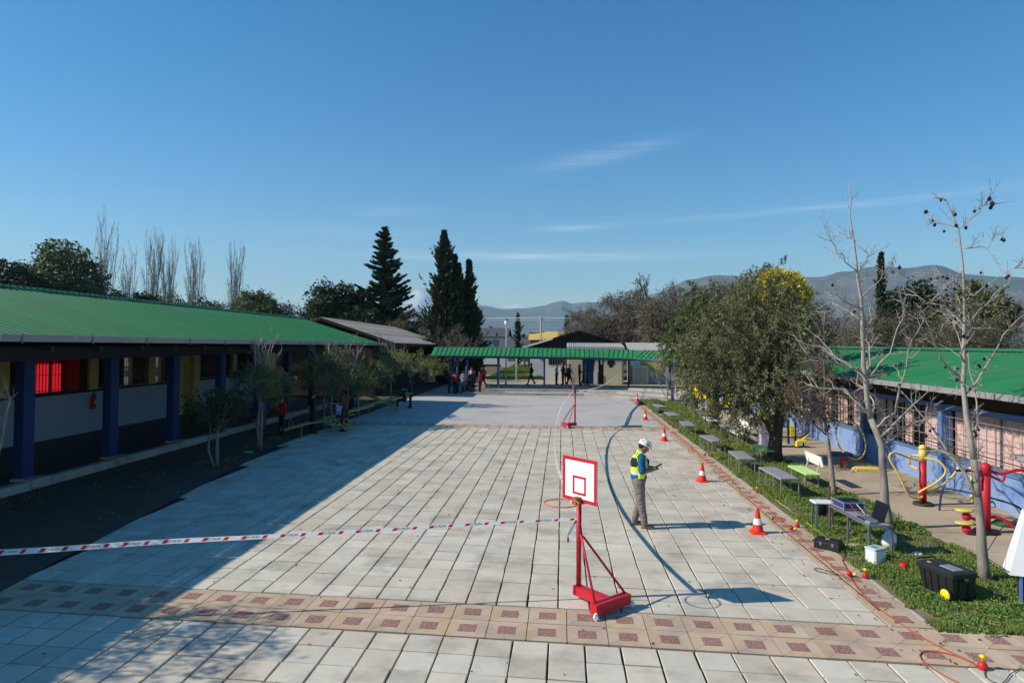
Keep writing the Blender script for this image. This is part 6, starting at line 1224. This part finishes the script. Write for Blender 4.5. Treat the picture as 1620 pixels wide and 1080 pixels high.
def person(label, loc, rz, P, top, trousers, shoe='black_shoe', hairc=None, h=1.0, voxel=.02, group=None, long_sleeve=True, hood=False, hero=False, vest=None, skirt=False):
    t = thing('person', label, 'person', loc, rz, group); t.scale = (h,)*3; b = MB()
    nk, hd, ch, pel = P['nk'], P['hd'], P['ch'], P['pel']; f = 10 if not hero else 16
    up = (hd-nk).normalized(); fwd = Vector((1,0,0)); fwd = (fwd-up*fwd.dot(up)).normalized()
    if 'look' in P: fwd = (P['look']-up*P['look'].dot(up)).normalized()
    side = up.cross(fwd); rot = Matrix((fwd, side, up)).transposed()
    b.ell(hd, (.098,.078,.118), 18, rot=rot); b.ell(hd+fwd*.035-up*.055, (.062,.056,.068), 14, rot=rot); b.ell(hd+fwd*.100-up*.022, (.020,.013,.026), 8, rot=rot)
    for s in (-1,1): b.ell(hd+side*s*.078-up*.015, (.020,.012,.034), 8, rot=rot)
    if hero: b.ell(hd+fwd*.088-up*.070, (.012,.026,.010), 8, rot=rot); b.ell(hd+fwd*.085+up*.025, (.018,.055,.014), 8, rot=rot)
    b.cap(nk-up*.06, hd-up*.05, .058, .052, f)
    b.ell(ch, (.10,.155,.19), 16); b.ell(lerp(pel,ch,.45), (.088,.13,.15), 14); b.ell(pel, (.10,.15,.13), 14)
    for s, S_ in ((1,''),(-1,'R')):
        sh, el, wr, hip, kn, an = (P[k+S_] for k in ('sh','el','wr','hip','knee','ank'))
        b.cap(lerp(ch,sh,.35)+Vector((0,0,.06)), sh, .06, .052, f); g_ = 1.25 if hero else 1; b.cap(sh, el, .048*g_, .040*g_, f); b.cap(el, wr, .040*g_, .029*g_, f); b.cap(hip, kn, .080, .052, f); b.cap(kn, an, .050, .034, f)
        d = (wr-el).normalized(); hf = P.get('hand'+S_, d)
        hf = Vector(hf).normalized(); hs_ = hf.cross(Vector((0,0,1))); hs_ = hs_.normalized() if hs_.length > .1 else Vector((0,1,0)); hu = hs_.cross(hf)
        pc = wr+hf*.045; rh = Matrix((hf, hs_, hu)).transposed(); b.ell(pc, (.052,.040,.018), 12, rot=rh)
        for k, (o_, ln) in enumerate(((-.030,.060),(-.010,.072),(.011,.068),(.031,.052))):
            a = pc+hf*.038+hs_*o_; m1 = a+hf*ln*.5+hu*.004; m2 = m1+hf*ln*.32-hu*.020; b.cap(a-hf*.02, m1, .0095, .009, 7); b.cap(m1, m2, .009, .0075, 7)
        th = pc-hf*.02+hs_*(-s)*.032; b.cap(th, th+hf*.035+hs_*(-s)*.020, .012, .010, 7); b.cap(th+hf*.035+hs_*(-s)*.020, th+hf*.062+hs_*(-s)*.012, .010, .008, 7)
    remesh(b, 'body', M['skin'], .0065 if hero else voxel, t, 1)
    # clothes
    kx = 1.28 if hero else 1.0; c = MB(); c.ell(ch, (.125*kx,.180,.205), 18); c.ell(lerp(pel,ch,.5), (.118*kx,.165,.19), 16); c.ell(pel+Vector((0,0,.04)), (.128*kx,.172,.12), 16); c.cap(nk-up*.09, nk-up*.02, .078, .066, 14)
    for S_ in ('','R'):
        sh, el, wr = (P[k+S_] for k in ('sh','el','wr')); c.cap(lerp(ch,sh,.4)+Vector((0,0,.05)), sh, .082, .070, 14)
        if long_sleeve: c.cap(sh, el, .066, .053, 12); c.cap(el, lerp(el,wr,.93), .052, .038, 12)
        else: c.cap(sh, lerp(sh,el,.93), .082, .074, 14)
    remesh(c, 'jacket' if long_sleeve else 'shirt', top, .011 if hero else voxel, t, 2, .010 if hero else .006, 14)
    c = MB(); c.ell(pel-Vector((0,0,.02)), (.118*kx,.165,.13), 16)
    for S_ in ('','R'):
        hip, kn, an = (P[k+S_] for k in ('hip','knee','ank')); c.cap(hip, kn, .098*(1.22 if hero else 1), .072*(1.15 if hero else 1), 14); c.cap(kn, lerp(kn,an,.90), .071*(1.15 if hero else 1), .056*(1.2 if hero else 1), 14)
    if skirt: c.cap(pel, (P['knee']+P['kneeR'])/2+Vector((0,0,.1)), .16, .19, 16)
    remesh(c, 'trousers', trousers, .011 if hero else voxel, t, 2, .012 if hero else .006, 16)
    sm = M[shoe] if shoe in M else M['black']
    for S_, s in (('',1),('R',-1)):
        an = P['ank'+S_]; c = MB(); fd = Vector(P.get('foot'+S_, (1,.12*s,0))).normalized(); fr_ = Matrix((fd, Vector((0,0,1)).cross(fd), Vector((0,0,1)))).transposed(); c.ell(an+fd*.06+Vector((0,0,-.035)), (.135,.05,.045), 12, rot=fr_); c.cap(an+Vector((0,0,.03)), an+Vector((0,0,-.03)), .048, .05, 10); c.box(an+fd*.055+Vector((0,0,-.07)), (.26,.088,.022), rot=fr_); remesh(c, 'shoe', sm, .010 if hero else voxel*.8, t, 1)
    if not hero:
        c = MB(); c.ell(hd-fwd*.018+up*.022, (.108,.088,.118), 14, rot=rot); 
        if hairc == 'long': c.ell(hd-fwd*.06-up*.09, (.07,.085,.16), 12, rot=rot)
        remesh(c, 'hair', M['hair'], .016, t, 1)
        if hood: c = MB(); c.ell(nk-fwd*.06+up*.0, (.09,.11,.07), 12, rot=rot); remesh(c, 'hood', top, voxel, t, 1)
    return t, rot, fwd, up, side
M['black_shoe'] = mat('dark_shoe', (.02,.018,.016), .6); M['boot'] = mat('brown_boot', (.19,.11,.06), .7, .2, 12); M['white_shoe'] = mat('white_shoe', (.65,.65,.65), .6)
# --- the man with the phone, facing right, head bowed
HP = pose(hip=(.0,.10,.92), hipR=(-.01,-.09,.92), knee=(.05,.11,.50), kneeR=(.03,-.12,.50), ank=(-.06,.13,.08), ankR=(.10,-.13,.08), pel=(0,0,.96), ch=(.015,0,1.27), nk=(.045,0,1.47), hd=(.105,0,1.585), look=(.82,.0,-.57),
          sh=(.02,.185,1.41), shR=(.02,-.185,1.41), el=(.03,.25,1.14), elR=(.02,-.25,1.13), wr=(.27,.10,1.16), wrR=(.26,-.11,1.15), hand=(.85,-.45,.15), handR=(.9,.40,.12))
man, rot, fwd, up, side = person('man in yellow safety vest and white helmet reading a phone on the court', (1.53,13.58,0), R(4), HP, tint('teal_blue_shirt',(.012,.115,.20)), tint('grey_trousers',(.20,.17,.155), var=.18), 'boot', hero=True, long_sleeve=False)
ch, pel, nk, hd = HP['ch'], HP['pel'], HP['nk'], HP['hd']
c = MB(); c.ell(ch+Vector((0,0,.0)), (.176,.190,.20), 18); c.ell(pel.lerp(ch,.55), (.170,.180,.19), 18)
for s in (-1,1): c.cap((.015,s*.105,1.32),(.02,s*.10,1.455), .075, .062, 12)
vest = remesh(c, 'safety_vest', tint('lime_yellow_vest',(.62,.78,.03), .7), .010, man, 2, .008, 12)
ms_ = vest.data; co = np.empty(len(ms_.vertices)*3, dtype=np.float32); ms_.vertices.foreach_get('co', co); co = co.reshape(-1,3); ms_.materials.append(M['refl']); ms_.materials.append(tint('vest_navy_panel',(.015,.02,.03)))
for p in ms_.polygons:
    x, y, z = co[list(p.vertices)].mean(0)
    if 1.045 < z < 1.105: p.material_index = 1
    elif z > 1.13 and .10 < abs(y) < .145 and z < 1.50 and x > 0: p.material_index = 1
    elif x < -.06 and 1.20 < z < 1.38: p.material_index = 2
    elif z < .985: p.material_index = 2
    elif abs(y) > .165 and z > 1.24: p.material_index = 2
c = MB(); 
def hv(r, z, n=22): return [hd+fwd*(r*1.12*math.cos(a))+side*(r*.95*math.sin(a))+up*z for a in [6.2832*k/n for k in range(n)]]
rings = [(.128,.028),(.121,.045),(.116,.085),(.100,.118),(.070,.142),(.030,.152),(.004,.154)]; n_ = 22; base_i = 0; vs = []
for r_, z_ in rings: vs += hv(r_, z_)
c.add(vs, [(i*n_+k, i*n_+(k+1)%n_, (i+1)*n_+(k+1)%n_, (i+1)*n_+k) for i in range(len(rings)-1) for k in range(n_)]+[tuple(range(n_-1,-1,-1))], 0, True)
helmet = obj('hard_hat', c, M['whitep'], man)
c = MB(); v0 = [hd+fwd*(.12+.055*math.cos(a)*1.0)+side*(.11*math.sin(a))+up*.024 for a in [-1.5+3*k/10 for k in range(11)]]; c.add(v0+[v+up*.008 for v in v0], [tuple(range(10,-1,-1)), tuple(range(11,22))]+[(k,k+1,12+k,11+k) for k in range(10)]); obj('helmet_brim', c, M['whitep'], helmet)
for (dx, dy, dz, m, s) in ((-.085,.06,.09,M['yelb'],.032),(-.02,-.09,.095,M['yelb'],.034),(-.09,-.05,.10,M['yelb'],.034),(.03,-.102,.07,tint('navy_sticker',(.02,.03,.12)),.024),(.075,-.06,.085,M['black'],.022),(-.05,0,.148,M['yelb'],.03)):
    c = MB(); c.ell(hd+fwd*dx+side*dy*1.05+up*dz, (s,s,s*.6), 8, rot=rot); obj('sticker', c, m, helmet)
c = MB(); c.ell(hd-fwd*.022+up*.012, (.101,.084,.10), 14, rot=rot); remesh(c, 'hair', M['hair'], .009, man, 1)
for s in (-1,1): c = MB(); c.ell(hd+fwd*.092+side*s*.032+up*.0, (.008,.011,.008), 8, rot=rot); obj('eye', c, M['black'], man)
for s, y in ((1,.075),(-1,-.075)):
    c = MB(); c.bev((.172,y*1.1,1.30),(.03,.09,.11),.008); obj('vest_pocket', c, tint('vest_navy_panel',(.015,.02,.03)), man)
c = MB(); c.bev((.02,-.215,1.07),(.12,.05,.14),.02); obj('belt_pouch', c, tint('lime_yellow_vest',(.62,.78,.03)), man)
ph = thing('phone', 'dark phone held in both hands by the man in the vest', 'phone', (1.53+(.395)*math.cos(R(4)), 13.58+(.395)*math.sin(R(4)), 1.215), R(4)); ph.rotation_euler = (0,R(-28),R(4)); mb = MB(); mb.bev((0,0,0),(.15,.078,.011),.004); obj('case', mb, M['black'], ph); mb = MB(); mb.bev((0,0,.0075),(.138,.068,.002),.001); obj('screen', mb, mat('dark_screen',(.01,.012,.018),.2,.05), ph)
# --- students: three prototypes, then copies with their own clothes
WALK = pose(knee=(.18,.09,.52), ank=(.28,.10,.10), kneeR=(-.06,-.10,.50), ankR=(-.30,-.10,.14), el=(-.14,.23,1.17), wr=(-.08,.22,.93), elR=(.12,-.23,1.17), wrR=(.28,-.20,1.0))
SIT = pose(hip=(0,.09,.50), hipR=(0,-.09,.50), knee=(.42,.12,.50), kneeR=(.42,-.12,.50), ank=(.44,.12,.08), ankR=(.44,-.12,.08), pel=(0,0,.52), ch=(.06,0,.84), nk=(.10,0,1.04), hd=(.14,0,1.18), sh=(.08,.18,.98), shR=(.08,-.18,.98), el=(.20,.22,.74), elR=(.20,-.22,.74), wr=(.42,.12,.72), wrR=(.42,-.12,.72))
FOLD = pose(el=(.06,.24,1.16), elR=(.06,-.24,1.16), wr=(.20,.02,1.12), wrR=(.20,-.04,1.10), knee=(.03,.12,.50), kneeR=(.0,-.09,.50))
red = tint('red_jacket',(.40,.02,.02)); blk = tint('black_jacket',(.02,.02,.025)); gry = tint('grey_hoodie',(.25,.25,.26)); nvy = tint('navy_jacket',(.02,.03,.07)); wht = tint('white_shirt',(.66,.66,.66)); teal = tint('pale_teal_jacket',(.22,.33,.34)); brn = tint('brown_jacket',(.10,.05,.035)); blu = tint('blue_jacket',(.05,.10,.30)); dk = tint('dark_trousers',(.02,.022,.03)); jn = tint('grey_blue_trousers',(.08,.09,.11))
PR = {}
def student(kind, label, x, y, rz, top, bot, h=.92, z=0, group='students standing about the yard', shoe=None):
    Pz = {'stand':STAND_, 'walk':WALK, 'sit':SIT, 'fold':FOLD}[kind]
    if kind not in PR:
        t = person(label, (x,y,z), rz, Pz, top, bot, h=h, group=group, hood=(kind == 'fold'))[0]; PR[kind] = t
    else: t = dup(PR[kind], (x,y,z), rz, h, label); t['group'] = group
    for c in t.children:
        n0 = c.name.split('.')[0]
        m = top if n0 in ('jacket','hood') else (bot if n0 == 'trousers' else (M[shoe] if (n0 == 'shoe' and shoe) else None))
        if m is not None: c.material_slots[0].link = 'OBJECT'; c.material_slots[0].material = m
    return t
STAND_ = pose()
gk = 'students crowded at the end of the court under the canopy'
for a in (('fold','student in pale grey hoodie, back to the camera, front of the crowd',-6.9,46.6,R(95),gry,jn,.92),('stand','student in dark red top at the left of the crowd',-7.6,47.0,R(60),red,blk,.90),('stand','student in black at the very left of the crowd',-8.1,47.6,R(20),blk,dk,.93),('fold','tall student in navy jacket in the middle of the crowd',-6.3,46.9,R(130),nvy,dk,.96),('stand','student in dark red jacket at the right of the crowd',-5.75,46.7,R(170),red,dk,.92,0,gk,'white_shoe'),('walk','student in bright red sweater behind the crowd on the right',-5.75,48.9,R(200),tint('bright_red',(.62,.03,.03)),dk,.95,.30),('fold','student in white shirt standing behind the grey hoodie',-7.1,48.4,R(-60),wht,dk,.92),('stand','student in black jacket between the grey hoodie and the navy jacket',-6.65,47.5,R(-80),blk,dk,.90),('stand','tall student in white top farther back under the canopy',-7.0,51.5,R(-90),wht,blk,.97)):
    student(*a[:8], *(a[8:] if len(a) > 8 else (0,)), **({} if len(a) > 9 else {'group':gk}))
gw = 'students walking on the terrace'
for a in (('walk','dark clothed student striding left alone past the lamp post',-2.35,51.0,R(185),blk,dk,.93,.45),('stand','student in pale teal jacket first of the group by the annex',.0-.45,51.3,R(-20),teal,blk,.92,.45),('fold','student in dark coat with raised hood second in the group by the annex',.05,51.1,R(200),nvy,dk,.98,.45),('walk','student in black stepping right at the end of the group by the annex',.75-.2,51.3,R(10),blk,dk,.90,.45),('stand','dark figure third in the group by the annex',.32,51.7,R(90),brn,dk,.88,.45),('fold','figure in black facing right beside the cream block corner',1.75-.45,50.9,R(0),blk,dk,.90,.45),('walk','figure in dark brown reaching an arm right beside the blue post',1.70-.05,50.7,R(-10),brn,dk,.94,.45)):
    student(*a[:9], group=gw)
gl_ = 'pupils at the seesaws in the shade'
for a in (('stand','pupil in red sweatshirt standing nearest on the shaded strip',-10.65,24.9,R(-120),red,dk,.86,0),('stand','pupil in dark clothes beside the nearer seesaw',-9.85,25.9,R(40),blk,dk,.93,0),('fold','pupil in brown jacket standing at the middle of the nearer seesaw',-8.75,26.6,R(160),brn,tint('maroon_trousers',(.07,.03,.03)),.96,0),('sit','pupil in pale blue shirt sitting on the nearer seesaw',-9.25,27.3,R(-40),tint('pale_blue_shirt',(.42,.50,.68)),blu,.88,.1),('sit','pupil in black sitting on the low end of the farther seesaw',-8.3,35.0,R(190),blk,dk,.9,.12),('fold','pupil in dark jacket with white cap edge standing behind the farther seesaw',-8.35,36.6,R(200),nvy,dk,.92,0),('stand','pupil in black standing between the two seesaws',-10.6,33.2,R(-30),blk,dk,.92,0),('sit','pupil in dark blue sitting near the platform between the seesaws',-11.1,31.5,R(0),nvy,dk,.88,.1),('stand','pupil in blue jacket by the platform left of the red sweatshirt',-12.0,26.2,R(0),blu,jn,.9,0)):
    student(*a[:9], group=gl_)
gf = 'pupils gathered on the far lawn'
for i, (x, y, c_, lb_) in enumerate(((-4.6,82,red,'pupil in red at the left of the far lawn group'),(-4.0,81,blk,'pupil in black inside the far lawn group'),(-3.3,83,red,'pupil in red in the middle of the far lawn group'),(-2.7,81.5,nvy,'pupil in navy at the right of the far lawn group'),(-3.7,84,wht,'pupil in white at the back of the far lawn group'),(-10.2,74,blk,'pupil in black far back between the canopy posts'),(-9.3,75,brn,'pupil in brown far back beneath the canopy'))): student('stand' if i%2 else 'fold', lb_, x, y, i*1.1, c_, dk, .95, .44 if x > -6 else 0, group=gf)
bpy.context.view_layer.update()
